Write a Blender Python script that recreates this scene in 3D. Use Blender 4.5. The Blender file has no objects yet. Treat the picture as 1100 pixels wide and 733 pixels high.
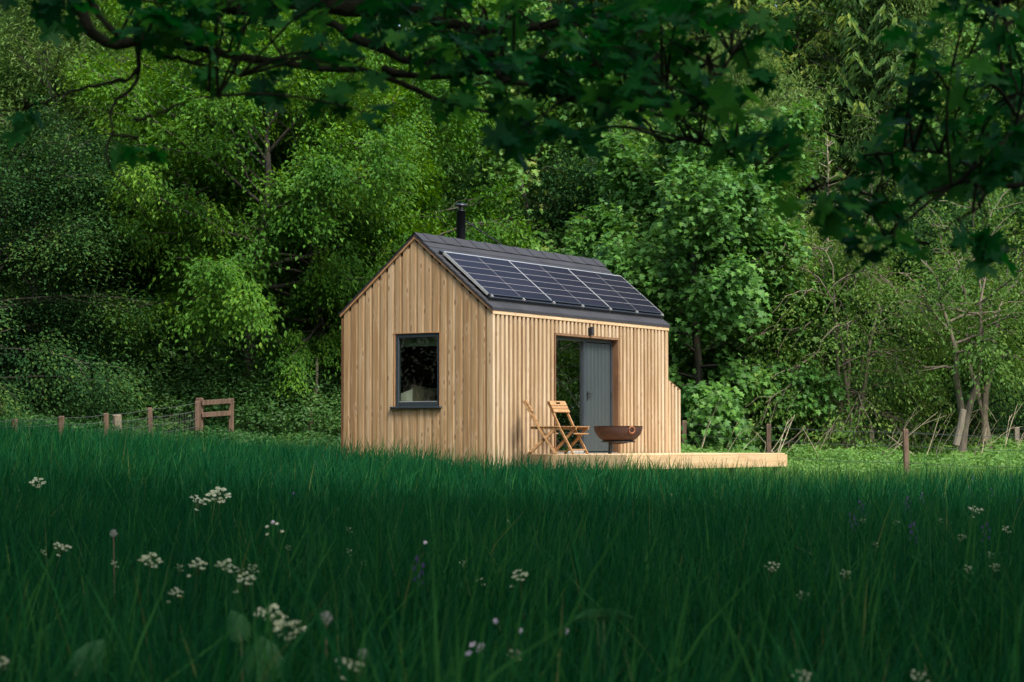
import bpy, math, numpy as np
from mathutils import Vector
R_ = math.radians
sc = bpy.context.scene
col = sc.collection

# ------------------------------------------------------------------ camera numbers (used to find where things stand)
F, PITCH, CAMZ = 2326.5, 0.047527, 1.1          # focal length in photo pixels, tilt, height
def at(px, py, Y):
    """the point at distance Y along the ground that the photo shows at (px, py)"""
    c, s = math.cos(PITCH), math.sin(PITCH)
    vx, vy = (px-550)/F, (366.5-py)/F
    d = np.array([vx, c-vy*s, s+vy*c]); d = d/d[1]
    return np.array([0, 0, CAMZ]) + d*Y
def sstep(a, b, x):
    t = np.clip((np.asarray(x, float)-a)/(b-a), 0, 1); return t*t*(3-2*t)
def ground(x, y):
    x = np.asarray(x, float); y = np.asarray(y, float)
    u = np.clip(6-x, 0, 20)
    g = sstep(15, 40, y)*(0.14+0.03*u+0.0018*u*u)
    g = g+np.clip(y-42, 0, 20)*0.055*sstep(40, 48, y)+np.clip(y-60, 0, 200)*0.2
    return g+0.03*np.sin(x*.9+1)*np.sin(y*.7)

# ------------------------------------------------------------------ mesh building
class MB:
    def __init__(s): s.v = []; s.f = []; s.t = []; s.n = 0
    def add(s, V, Fs, tone=0.5):
        V = np.asarray(V, float).reshape(-1, 3)
        if isinstance(Fs, np.ndarray): Fs = [Fs]
        else:
            d = {}
            for f in Fs: d.setdefault(len(f), []).append(f)
            Fs = [np.array(q) for q in d.values()]
        for q in Fs:
            s.f.append(q+s.n)
            s.t.append(np.broadcast_to(np.asarray(tone, float), (len(q),)) if np.ndim(tone) == 0 or len(np.atleast_1d(tone)) == len(q) else np.full(len(q), .5))
        s.v.append(V); s.n += len(V)
        return s
    def box(s, lo, hi, tone=.5):
        x0, y0, z0 = lo; x1, y1, z1 = hi
        V = [(x0,y0,z0),(x1,y0,z0),(x1,y1,z0),(x0,y1,z0),(x0,y0,z1),(x1,y0,z1),(x1,y1,z1),(x0,y1,z1)]
        return s.add(V, [(0,3,2,1),(4,5,6,7),(0,1,5,4),(1,2,6,5),(2,3,7,6),(3,0,4,7)], tone)
    def bevbox(s, lo, hi, b=.006, tone=.5):
        lo = np.array(lo, float); hi = np.array(hi, float); c = (lo+hi)/2; h = (hi-lo)/2; b = min(b, h.min()*.6)
        V = []
        for sx in (-1,1):
            for sy in (-1,1):
                for sz in (-1,1):
                    g = np.array([sx,sy,sz])
                    for k in range(3):
                        q = h-b; q[k] = h[k]; V.append(c+g*q)
        i = lambda x,y,z,k: ((x*2+y)*2+z)*3+k
        Fc = [(i(0,0,0,0),i(0,0,1,0),i(0,1,1,0),i(0,1,0,0)),(i(1,0,0,0),i(1,1,0,0),i(1,1,1,0),i(1,0,1,0)),
              (i(0,0,0,1),i(1,0,0,1),i(1,0,1,1),i(0,0,1,1)),(i(0,1,0,1),i(0,1,1,1),i(1,1,1,1),i(1,1,0,1)),
              (i(0,0,0,2),i(0,1,0,2),i(1,1,0,2),i(1,0,0,2)),(i(0,0,1,2),i(1,0,1,2),i(1,1,1,2),i(0,1,1,2))]
        for y in (0,1):
            for z in (0,1): Fc.append((i(0,y,z,1),i(1,y,z,1),i(1,y,z,2),i(0,y,z,2)))
            for x in (0,1): Fc.append((i(x,0,y,0),i(x,1,y,0),i(x,1,y,2),i(x,0,y,2)))
        for x in (0,1):
            for y in (0,1):
                Fc.append((i(x,y,0,0),i(x,y,1,0),i(x,y,1,1),i(x,y,0,1)))
                for z in (0,1): Fc.append((i(x,y,z,0),i(x,y,z,1),i(x,y,z,2)))
        return s.add(V, Fc, tone)
    def bar(s, a, b, w, h, tone=.5, up=(0,0,1)):
        a = np.array(a, float); b = np.array(b, float); d = b-a; L = np.linalg.norm(d); d = d/L
        u = np.array(up, float); sd = np.cross(d, u)
        if np.linalg.norm(sd) < 1e-4: sd = np.cross(d, [1,0,0])
        sd /= np.linalg.norm(sd); u = np.cross(sd, d)
        m = MB().bevbox((0,-w/2,-h/2), (L,w/2,h/2), min(w,h)*.14)
        M = np.stack([d, -sd, u])
        return s.add(m.v[0]@M+a, [tuple(r) for q in m.f for r in q], tone)
    def tube(s, P, r, n=6, tone=.5, cap=True):
        P = np.asarray(P, float); k = len(P); r = np.broadcast_to(np.asarray(r, float), (k,))
        T = np.gradient(P, axis=0); T /= np.linalg.norm(T, axis=1)[:,None]+1e-9
        ref = np.array([0,0,1.]) if abs(T[:,2]).mean() < .8 else np.array([1.,0,0])
        A = np.cross(T, ref); A /= np.linalg.norm(A, axis=1)[:,None]+1e-9; B = np.cross(T, A)
        an = np.arange(n)*2*math.pi/n
        V = P[:,None]+r[:,None,None]*(np.cos(an)[None,:,None]*A[:,None]+np.sin(an)[None,:,None]*B[:,None])
        i = np.arange(k-1)[:,None]*n; j = np.arange(n)[None,:]; j2 = (j+1)%n
        q = np.stack([i+j, i+j2, i+n+j2, i+n+j], -1).reshape(-1,4)
        s.add(V.reshape(-1,3), q, tone)
        if cap and n > 3:
            s.add(V[0], [tuple(range(n))], tone); s.add(V[-1], [tuple(range(n))[::-1]], tone)
        return s
    def lathe(s, prof, n=32, c=(0,0,0), tone=.5):
        prof = np.asarray(prof, float); k = len(prof); an = np.arange(n)*2*math.pi/n
        V = np.stack([prof[:,0:1]*np.cos(an), prof[:,0:1]*np.sin(an), np.repeat(prof[:,1:2], n, 1)], -1)+np.array(c)
        i = np.arange(k-1)[:,None]*n; j = np.arange(n)[None,:]; j2 = (j+1)%n
        return s.add(V.reshape(-1,3), np.stack([i+j, i+j2, i+n+j2, i+n+j], -1).reshape(-1,4), tone)
    def place(s, tpl, P, A, N, S, tone, wid=1.0):
        tv, tf = tpl; A = norm(A); N = norm(N-(N*A).sum(1)[:,None]*A); B = np.cross(N, A)
        w = np.broadcast_to(np.asarray(wid, float), (len(P),))
        V = P[:,None]+S[:,None,None]*(tv[None,:,0:1]*A[:,None]+(tv[None,:,1:2]*w[:,None,None])*B[:,None]+tv[None,:,2:3]*N[:,None])
        off = (np.arange(len(P))*len(tv))[:,None,None]
        s.add(V.reshape(-1,3), (tf[None]+off).reshape(-1, tf.shape[1]), np.repeat(tone, len(tf)))
        return s
    def mesh(s, name, mat, smooth=False):
        V = np.concatenate(s.v); me = bpy.data.meshes.new(name)
        ks = np.concatenate([np.full(len(q), q.shape[1]) for q in s.f]); loops = np.concatenate([q.ravel() for q in s.f])
        me.vertices.add(len(V)); me.vertices.foreach_set('co', V.astype('f4').ravel())
        me.loops.add(len(loops)); me.loops.foreach_set('vertex_index', loops.astype('i4'))
        me.polygons.add(len(ks)); me.polygons.foreach_set('loop_start', np.concatenate([[0], np.cumsum(ks)[:-1]]).astype('i4'))
        me.polygons.foreach_set('use_smooth', np.full(len(ks), smooth, bool))
        a = me.attributes.new('tone', 'FLOAT', 'FACE'); a.data.foreach_set('value', np.concatenate(s.t).astype('f4'))
        me.update(calc_edges=True); me.validate()
        if mat: me.materials.append(mat)
        return me
    def build(s, name, mat, parent=None, smooth=False):
        return link(name, s.mesh(name, mat, smooth), parent)
def norm(a): return a/(np.linalg.norm(a, axis=-1, keepdims=True)+1e-9)
def link(name, data, parent=None):
    o = bpy.data.objects.new(name, data); col.objects.link(o)
    if parent: o.parent = parent
    return o
def tag(o, label=None, cat=None, group=None, kind=None):
    for k, v in (('label', label), ('category', cat), ('group', group), ('kind', kind)):
        if v: o[k] = v
    return o
def empty(name, loc=(0,0,0), rz=0, **k):
    o = link(name, None); o.location = [float(q) for q in loc]; o.rotation_euler = (0,0,rz); o.empty_display_size = .2
    return tag(o, **k)
def copy_tree(o, parent=None):
    c = o.copy(); col.objects.link(c)
    if parent: c.parent = parent
    for ch in [q for q in bpy.data.objects if q.parent == o]: copy_tree(ch, c)
    return c

# ------------------------------------------------------------------ materials
def nt(name):
    m = bpy.data.materials.new(name); m.use_nodes = True; t = m.node_tree; t.nodes.clear()
    out = t.nodes.new('ShaderNodeOutputMaterial')
    def N(kind, ins=None, **kw):
        n = t.nodes.new('ShaderNode'+kind)
        for k, v in kw.items(): setattr(n, k, v)
        for k, v in (ins or {}).items():
            if isinstance(v, bpy.types.NodeSocket): t.links.new(v, n.inputs[k])
            else: n.inputs[k].default_value = v
        return n
    return m, t, N, out
def ramp(N, fac, stops):
    r = N('ValToRGB', {'Fac': fac}); e = r.color_ramp.elements
    while len(e) < len(stops): e.new(.5)
    for q, (p, c) in zip(e, stops): q.position = p; q.color = (*c, 1)
    return r.outputs['Color']
def mix(N, f, a, b, mode='MIX'):
    m = N('Mix', data_type='RGBA', blend_type=mode)
    for k, v in ((0, f), (6, a), (7, b)):
        if isinstance(v, bpy.types.NodeSocket): m.id_data.links.new(v, m.inputs[k])
        else: m.inputs[k].default_value = v if k == 0 else (*v, 1)
    return m.outputs[2]
def leaf_mat(name, stops, trans=.35, rough=.45, spec=.35, vary=.12, tcol=1.25):
    m, t, N, out = nt(name)
    a = N('Attribute', attribute_name='tone'); oi = N('ObjectInfo')
    f = N('Math', {0: a.outputs['Fac'], 1: N('MapRange', {'Value': oi.outputs['Random'], 'To Min': -vary, 'To Max': vary}).outputs[0]}, operation='ADD')
    c = ramp(N, f.outputs[0], stops)
    p = N('BsdfPrincipled', {'Base Color': c, 'Roughness': rough, 'Specular IOR Level': spec})
    hs = N('HueSaturation', {'Color': c, 'Hue': .485, 'Saturation': 1.1, 'Value': tcol})
    tr = N('BsdfTranslucent', {'Color': hs.outputs[0]})
    mx = N('MixShader', {0: trans, 1: p.outputs[0], 2: tr.outputs[0]})
    t.links.new(mx.outputs[0], out.inputs[0]); return m
def plain(name, c, rough=.6, metal=0, spec=.5, noise=0, nscale=8, c2=None, bump=0, stretch=(1,1,1)):
    m, t, N, out = nt(name)
    p = N('BsdfPrincipled', {'Roughness': rough, 'Metallic': metal, 'Specular IOR Level': spec})
    co = N('Mapping', {'Vector': N('TexCoord').outputs['Object'], 'Scale': stretch})
    nz = N('TexNoise', {'Vector': co.outputs[0], 'Scale': nscale, 'Detail': 6, 'Roughness': .65})
    c2 = c2 or tuple(q*(1-noise) for q in c)
    t.links.new(ramp(N, nz.outputs['Fac'], [(.32, c2), (.68, c)]), p.inputs['Base Color'])
    if bump: t.links.new(N('Bump', {'Strength': bump, 'Distance': .02, 'Height': nz.outputs['Fac']}).outputs[0], p.inputs['Normal'])
    t.links.new(p.outputs[0], out.inputs[0]); return m
def wood_mat(name, stops, knots=.8, axis=2, rough=.72, grain=.35):
    """sawn larch: tone per board, streaky grain along the board, pale sapwood, knots"""
    m, t, N, out = nt(name)
    oc = N('TexCoord').outputs['Object']; a = N('Attribute', attribute_name='tone').outputs['Fac']
    off = N('CombineXYZ', {'X': N('Math', {0: a, 1: 37.}, operation='MULTIPLY').outputs[0], 'Z': N('Math', {0: a, 1: 91.}, operation='MULTIPLY').outputs[0]})
    vec = N('VectorMath', {0: oc, 1: off.outputs[0]}, operation='ADD').outputs[0]
    sc1 = [22, 22, 22]; sc1[axis] = 1.1; sc2 = [70, 70, 70]; sc2[axis] = 2.5; sc3 = [11, 11, 11]; sc3[axis] = 2.6
    n1 = N('TexNoise', {'Vector': N('Mapping', {'Vector': vec, 'Scale': sc1}).outputs[0], 'Scale': 1, 'Detail': 4, 'Distortion': .6}).outputs['Fac']
    n2 = N('TexNoise', {'Vector': N('Mapping', {'Vector': vec, 'Scale': sc2}).outputs[0], 'Scale': 1, 'Detail': 5}).outputs['Fac']
    f = N('Math', {0: a, 1: N('MapRange', {'Value': n1, 'From Min': .3, 'From Max': .7, 'To Min': -.33, 'To Max': .33}).outputs[0]}, operation='ADD')
    f = N('Math', {0: f.outputs[0], 1: N('MapRange', {'Value': n2, 'From Min': .3, 'From Max': .7, 'To Min': -grain/2, 'To Max': grain/2}).outputs[0]}, operation='ADD')
    c = ramp(N, f.outputs[0], stops)
    sx = N('SeparateXYZ', {'Vector': vec}).outputs; oth = [q for q in range(3) if q != axis]
    ac = N('Math', {0: sx[oth[0]], 1: sx[oth[1]]}, operation='ADD').outputs[0]
    ac = N('Math', {0: ac, 1: N('MapRange', {'Value': n1, 'To Min': -.006, 'To Max': .006}).outputs[0]}, operation='ADD').outputs[0]
    v2 = N('CombineXYZ', {'X': N('Math', {0: ac, 1: 8.5}, operation='MULTIPLY').outputs[0], 'Y': N('Math', {0: sx[axis], 1: 3.2}, operation='MULTIPLY').outputs[0]})
    vo = N('TexVoronoi', {'Vector': v2.outputs[0], 'Scale': 1., 'Randomness': 1}, voronoi_dimensions='2D')
    sel = N('SeparateColor', {0: vo.outputs['Color']}).outputs[0]
    on = N('Math', {0: sel, 1: .68}, operation='GREATER_THAN').outputs[0]
    kn = N('MapRange', {'Value': vo.outputs['Distance'], 'From Min': .08, 'From Max': .2, 'To Min': 1, 'To Max': 0}).outputs[0]
    ha = N('MapRange', {'Value': vo.outputs['Distance'], 'From Min': .14, 'From Max': .42, 'To Min': 1, 'To Max': 0}).outputs[0]
    c = mix(N, N('Math', {0: N('Math', {0: ha, 1: on}, operation='MULTIPLY').outputs[0], 1: .6*knots}, operation='MULTIPLY').outputs[0], c, stops[-1][1])
    c = mix(N, N('Math', {0: N('Math', {0: kn, 1: on}, operation='MULTIPLY').outputs[0], 1: .75*knots}, operation='MULTIPLY').outputs[0], c, (.2, .095, .045))
    big = N('TexNoise', {'Vector': oc, 'Scale': .9, 'Detail': 3}).outputs['Fac']
    c = mix(N, N('MapRange', {'Value': big, 'From Min': .45, 'From Max': .75, 'To Max': .3}).outputs[0], c, (.3, .2, .12))
    p = N('BsdfPrincipled', {'Base Color': c, 'Roughness': rough, 'Specular IOR Level': .3})
    t.links.new(N('Bump', {'Strength': .25, 'Distance': .004, 'Height': n2}).outputs[0], p.inputs['Normal'])
    t.links.new(p.outputs[0], out.inputs[0]); return m
def glass_mat(name, refl=1.0, tint=(.55,.62,.58)):
    m, t, N, out = nt(name)
    fr = N('Fresnel', {'IOR': 1.52})
    g = N('BsdfGlossy', {'Color': (1,1,1,1), 'Roughness': .0})
    tr = N('BsdfTransparent', {'Color': (*tint, 1)})
    f = N('Math', {0: fr.outputs[0], 1: refl}, operation='MULTIPLY', use_clamp=True)
    t.links.new(N('MixShader', {0: f.outputs[0], 1: tr.outputs[0], 2: g.outputs[0]}).outputs[0], out.inputs[0]); return m

GABLE = wood_mat('larch_gable', [(0, (.28,.163,.074)), (.35, (.365,.23,.113)), (.65, (.42,.278,.145)), (1, (.54,.395,.24))], knots=1.)
SIDE = wood_mat('larch_battens', [(0, (.28,.178,.09)), (.35, (.38,.263,.145)), (.65, (.45,.33,.195)), (1, (.53,.41,.27))], knots=.5)
BACK = wood_mat('larch_backing', [(0, (.1,.047,.021)), (.5, (.15,.075,.036)), (1, (.22,.12,.06))], knots=.4)  # shade of the batten gaps put into the colour, darker than the battens
TRIM = wood_mat('larch_trim', [(0, (.45,.28,.14)), (.5, (.55,.37,.2)), (1, (.62,.45,.28))], knots=.4, axis=0)
BARGE = wood_mat('larch_barge', [(0, (.3,.15,.065)), (.5, (.42,.22,.1)), (1, (.5,.3,.15))], knots=.3, axis=1)
DECKW = wood_mat('deck_softwood', [(0, (.45,.29,.14)), (.5, (.56,.38,.2)), (1, (.65,.47,.28))], knots=.5, axis=0)
CHAIRW = wood_mat('acacia_wood', [(0, (.2,.1,.038)), (.5, (.31,.168,.066)), (1, (.42,.255,.115))], knots=.1, axis=0, grain=.5)
POSTW = wood_mat('fence_wood', [(0, (.055,.033,.021)), (.5, (.1,.062,.04)), (1, (.155,.105,.07))], knots=.4)
GREYW = wood_mat('weathered_wood', [(0, (.13,.11,.08)), (.5, (.2,.17,.125)), (1, (.3,.26,.2))], knots=.3)
DARKM = plain('dark_joinery', (.035,.047,.055), .42, noise=.2)
DOORM = plain('grey_painted_door', (.034,.046,.048), .5, noise=.1, nscale=3)
BLACK = plain('black_steel', (.014,.015,.018), .38, noise=.3, nscale=20)
ALU = plain('aluminium', (.62,.61,.57), .38, metal=.55, noise=.15)
STRAW = plain('straw', (.5,.42,.27), .8, noise=.4, nscale=6)
WIRE = plain('galvanised_wire', (.11,.115,.11), .55, metal=.3)
RUST = plain('rusted_steel', (.075,.028,.017), .75, noise=.5, nscale=14, c2=(.026,.013,.010), bump=.3)
RUSTO = plain('rust_orange', (.3,.11,.04), .8, noise=.4, nscale=30)
BARK = plain('bark', (.1,.085,.062), .9, nscale=14, c2=(.035,.03,.022), bump=.8, stretch=(1,1,.25))
PALEBARK = plain('pale_bark', (.2,.165,.11), .9, nscale=12, c2=(.075,.058,.04), bump=.7, stretch=(1,1,.25))
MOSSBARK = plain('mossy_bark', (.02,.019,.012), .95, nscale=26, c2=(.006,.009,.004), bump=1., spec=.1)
TWIG = plain('bare_twig', (.34,.28,.2), .9, noise=.5, nscale=8)

def roof_mat():
    m, t, N, out = nt('felt_shingle')
    oc = N('TexCoord').outputs['Object']
    n = N('TexNoise', {'Vector': oc, 'Scale': 90, 'Detail': 4}).outputs['Fac']
    a = N('Attribute', attribute_name='tone').outputs['Fac']
    f = N('Math', {0: n, 1: N('MapRange', {'Value': a, 'To Min': -.2, 'To Max': .2}).outputs[0]}, operation='ADD').outputs[0]
    p = N('BsdfPrincipled', {'Base Color': ramp(N, f, [(.2, (.012,.0125,.015)), (.8, (.036,.036,.04))]), 'Roughness': .85})
    t.links.new(N('Bump', {'Strength': .5, 'Distance': .003, 'Height': n}).outputs[0], p.inputs['Normal'])
    t.links.new(p.outputs[0], out.inputs[0]); return m
ROOF = roof_mat()
def cell_mat():
    m, t, N, out = nt('solar_cells')
    a = N('Attribute', attribute_name='tone').outputs['Fac']
    p = N('BsdfPrincipled', {'Base Color': ramp(N, a, [(0, (.007,.006,.010)), (1, (.014,.012,.019))]), 'Roughness': .3, 'Specular IOR Level': .05})
    t.links.new(p.outputs[0], out.inputs[0]); return m
CELL = cell_mat()
CELLLINE = plain('cell_line', (.24,.22,.21), .4, noise=.1)
GLASSW = glass_mat('window_glass', .22, (.8,.85,.8))
GLASSD = glass_mat('door_glass', 7.0, (.3,.36,.33))
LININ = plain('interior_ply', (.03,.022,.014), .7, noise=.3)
FABW = plain('white_cotton', (.36,.34,.31), .9, noise=.1)
FABB = plain('beige_linen', (.16,.125,.085), .95, noise=.25, nscale=30)
BLIND = plain('sage_blind', (.2,.24,.15), .9, noise=.15, stretch=(1,1,6))

# leaf colours
L_OAK = leaf_mat('leaf_oak', [(0, (.02,.08,.01)), (.45, (.052,.155,.013)), (.75, (.1,.22,.016)), (1, (.19,.31,.025))], .4, spec=.18, rough=.55)
L_SYC = leaf_mat('leaf_sycamore', [(0, (.028,.1,.018)), (.5, (.078,.2,.033)), (.82, (.14,.285,.045)), (1, (.22,.26,.06))], .35, spec=.25, rough=.5)
L_DARK = leaf_mat('leaf_holly', [(0, (.011,.043,.015)), (.5, (.023,.072,.022)), (.8, (.055,.125,.027)), (1, (.13,.19,.035))], .3, spec=.06, rough=.6)
L_WIL = leaf_mat('leaf_willow', [(0, (.05,.11,.025)), (.5, (.095,.18,.04)), (1, (.17,.26,.065))], .4, spec=.15)
L_HAZ = leaf_mat('leaf_hazel', [(0, (.035,.095,.018)), (.5, (.08,.17,.028)), (1, (.17,.26,.05))], .4, spec=.15)
L_CON = leaf_mat('needles_spruce', [(0, (.015,.05,.01)), (.5, (.045,.105,.016)), (.75, (.11,.17,.022)), (1, (.2,.24,.035))], .25, spec=.12)
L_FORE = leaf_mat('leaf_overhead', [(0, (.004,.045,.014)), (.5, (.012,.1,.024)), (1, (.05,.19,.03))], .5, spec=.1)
L_BRAM = leaf_mat('leaf_bramble', [(0, (.022,.07,.018)), (.5, (.05,.13,.03)), (.85, (.09,.18,.035)), (1, (.16,.14,.06))], .35, spec=.2)
L_NET = leaf_mat('leaf_nettle', [(0, (.06,.15,.03)), (.5, (.13,.27,.055)), (1, (.24,.38,.1))], .4, spec=.2)
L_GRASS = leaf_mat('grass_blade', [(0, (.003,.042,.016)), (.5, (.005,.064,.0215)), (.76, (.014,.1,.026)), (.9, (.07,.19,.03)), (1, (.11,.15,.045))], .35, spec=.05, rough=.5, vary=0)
L_DOCK = leaf_mat('dock_leaf', [(0, (.025,.1,.035)), (1, (.045,.14,.05))], .3, vary=.05, spec=.15)
PETALW = leaf_mat('cream_petal', [(0, (.45,.5,.27)), (.5, (.6,.62,.42)), (1, (.7,.7,.56))], .3, vary=0)
PETALB = leaf_mat('violet_petal', [(0, (.09,.04,.2)), (1, (.16,.07,.32))], .3, vary=0)
PETALP = leaf_mat('pale_pink_petal', [(0, (.62,.5,.62)), (1, (.8,.72,.78))], .3, vary=0)
FLUFF = leaf_mat('seed_fluff', [(0, (.5,.48,.44)), (1, (.66,.64,.6))], .5, vary=0)
STEMG = plain('flower_stem', (.06,.12,.03), .7, noise=.3)
STEMR = plain('dandelion_stem', (.22,.12,.08), .7, noise=.3)

# ------------------------------------------------------------------ leaf shapes (along, across, up)
OVAL = (np.array([(0,0,0),(.42,.27,.07),(1,0,-.08),(.42,-.27,.07)]), np.array([(0,2,1),(0,3,2)]))
SLIM = (np.array([(0,0,0),(.45,.13,.03),(1,0,-.1),(.45,-.13,.03)]), np.array([(0,2,1),(0,3,2)]))
def palm(half):
    h = np.array(half); mir = h[::-1]*[1,-1]
    out = np.concatenate([[(0,0)], h, [(1,0)], mir]); k = len(out)
    V = np.concatenate([np.c_[out, .1*abs(out[:,1])-.16*out[:,0]**2], [(.33,0,-.02)]])
    return V, np.array([(k, (i+1)%k, i) for i in range(k)])
SYC = palm([(-.1,.2),(.1,.5),(.3,.24),(.62,.5),(.6,.2)])
LOBED = palm([(.06,.05),(-.04,.22),(.08,.26),(.1,.5),(.24,.3),(.36,.18),(.46,.34),(.46,.52),(.58,.44),(.76,.52),(.66,.28),(.64,.13),(.8,.18),(.84,.08)])
def strip(n=5, w=.16):
    V = []; 
    for i in range(n+1):
        x = i/n; ww = w*math.sin(math.pi*(.12+.88*x))**.8*(1-.3*x) if i < n else .0
        V += [(x, ww, .05*ww-.25*x*x), (x, -ww, .05*ww-.25*x*x)]
    return np.array(V), np.array([(2*i, 2*i+2, 2*i+3, 2*i+1) for i in range(n)])

# ------------------------------------------------------------------ trees
def bez(p0, d, L, k, droop, rng, wig=.05):
    s = np.linspace(0, 1, k)[:,None]
    w = np.cumsum(rng.normal(0, wig*L/k, (k,3)), 0); w[0] = 0
    return p0+d*L*s+np.array([0,0,-1.])*droop*L*s*s+w
def leaf_cloud(mb, C, O, K, spray, flat, ls, tpl, rng, T=None, umb=.5, nrnd=.32, keepz=None, wid=1):
    M = len(C); C = np.repeat(C, K, 0); O = np.repeat(O, K, 0)
    off = rng.normal(0, spray, (M*K,3))*[1,1,flat]
    r2 = off[:,0]**2+off[:,1]**2; off[:,2] -= umb*r2/spray
    P = C+off
    A = norm(norm(off)*.8+O*.5+rng.normal(0,.45,(M*K,3))+[0,0,-.3])
    Nn = norm(np.array([0,0,1.])+O*.55+rng.normal(0,nrnd,(M*K,3)))
    T = rng.normal(0, .16, M) if T is None else T
    t = np.clip(.5+np.repeat(T, K)+rng.normal(0,.08,M*K), 0, 1)
    S = ls*rng.uniform(.6, 1.25, M*K)
    mb.place(tpl, P, A, Nn, S, t, wid)
def grow(seed, H, Rr, cb, nl=26, nsec=7, nspr=5, K=36, ls=.14, tpl=OVAL, prof='round', droop=.15, up=(-5,60), spray=.3, flat=.5, tr=.13, lean=(0,0), keep=1., young=.0, umb=.5, limbr=.035, twigr=.006, nt_=6, forks=1, bare=0., trunkmat=None, wig=.05):
    rng = np.random.default_rng(seed); wood = MB(); lv = MB()
    C = []; O = []; T = []
    for fk in range(forks):
        k = 9; z = np.linspace(0, H*.9, k)
        az0 = fk*2*math.pi/max(forks,1)+.7; sp = (Rr*.35 if forks > 1 else 0)
        xy = np.cumsum(rng.normal(0, H*.012, (k,2)), 0)+np.outer((z/H)**1.4, np.array(lean)+sp*np.array([math.cos(az0), math.sin(az0)])); xy[0] = 0
        tp = np.c_[xy, z]
        rr = tr*(1-.85*(z/(H*.95)))/(forks**.4)
        rr[0] *= 1.35
        wood.tube(tp, rr, 9, .5)
        for i in range(nl//forks):
            f = (i+.5)/(nl//forks); f = min(max(f+rng.normal(0,.02),0),1); h = cb+(H*.9-cb)*f
            j = np.searchsorted(z, h)-1; j = min(max(j,0),k-2); p0 = tp[j]+(tp[j+1]-tp[j])*((h-z[j])/(z[j+1]-z[j]))
            if prof == 'round': r = Rr*math.sqrt(max(.12, 1-((f-.36)/.7)**2))
            elif prof == 'top': r = Rr*math.sqrt(max(.1, 1-((f-.7)/.75)**2))
            else: r = Rr*(1-f)**.8+.12*Rr
            az = i*2.39996+rng.normal(0,.35)+fk*1.3; el = R_(up[0]+(up[1]-up[0])*f+rng.normal(0,8))
            L = r/max(math.cos(el), .55)*rng.uniform(.72, 1.12)
            d = np.array([math.cos(az)*math.cos(el), math.sin(az)*math.cos(el), math.sin(el)])
            lp = bez(p0, d, L, 7, droop, rng, wig*1.6)
            wood.tube(lp, np.linspace(limbr*(1.2-f*.6), twigr*1.5, 7), 5, rng.uniform(.3,.7), False)
            for q in range(nsec):
                s = .22+.78*(q+rng.uniform(0,1))/nsec; s = min(s, 1)
                b = s*6; bi = min(int(b), 5); p1 = lp[bi]+(lp[bi+1]-lp[bi])*(b-bi); tg = norm(lp[bi+1]-lp[bi])
                an = (1 if q % 2 else -1)*R_(rng.uniform(25,75))*(1-.6*s)
                ca, sa = math.cos(an), math.sin(an)
                d2 = norm(np.array([tg[0]*ca-tg[1]*sa, tg[0]*sa+tg[1]*ca, tg[2]+rng.normal(.08,.22)]))
                L2 = L*(.42-.24*s)+.3
                sp2 = bez(p1, d2, L2*rng.uniform(.7,1.2), 5, droop*1.3, rng, wig*2)
                wood.tube(sp2, np.linspace(twigr*2.2, twigr*.7, 5), 3, rng.uniform(.3,.8), False)
                if rng.random() < bare or rng.random() > keep: continue
                tone = rng.normal(0,.13)
                for u in range(nspr):
                    w = .25+.75*(u+rng.uniform(0,1))/nspr; b = w*4; bi = min(int(b),3); c = sp2[bi]+(sp2[bi+1]-sp2[bi])*min(b-bi,1)
                    c = c+rng.normal(0,spray*.6,3)
                    C.append(c); O.append(norm(c-np.array([tp[-1][0]*.5,tp[-1][1]*.5,cb+(H-cb)*.35])))
                    T.append(tone+rng.normal(0,.08)+young*(1 if rng.random() < .25*s else 0))
    C = np.array(C); O = np.array(O)
    leaf_cloud(lv, C, O, K, spray, flat, ls, tpl, rng, np.array(T), umb)
    return wood, lv
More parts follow.
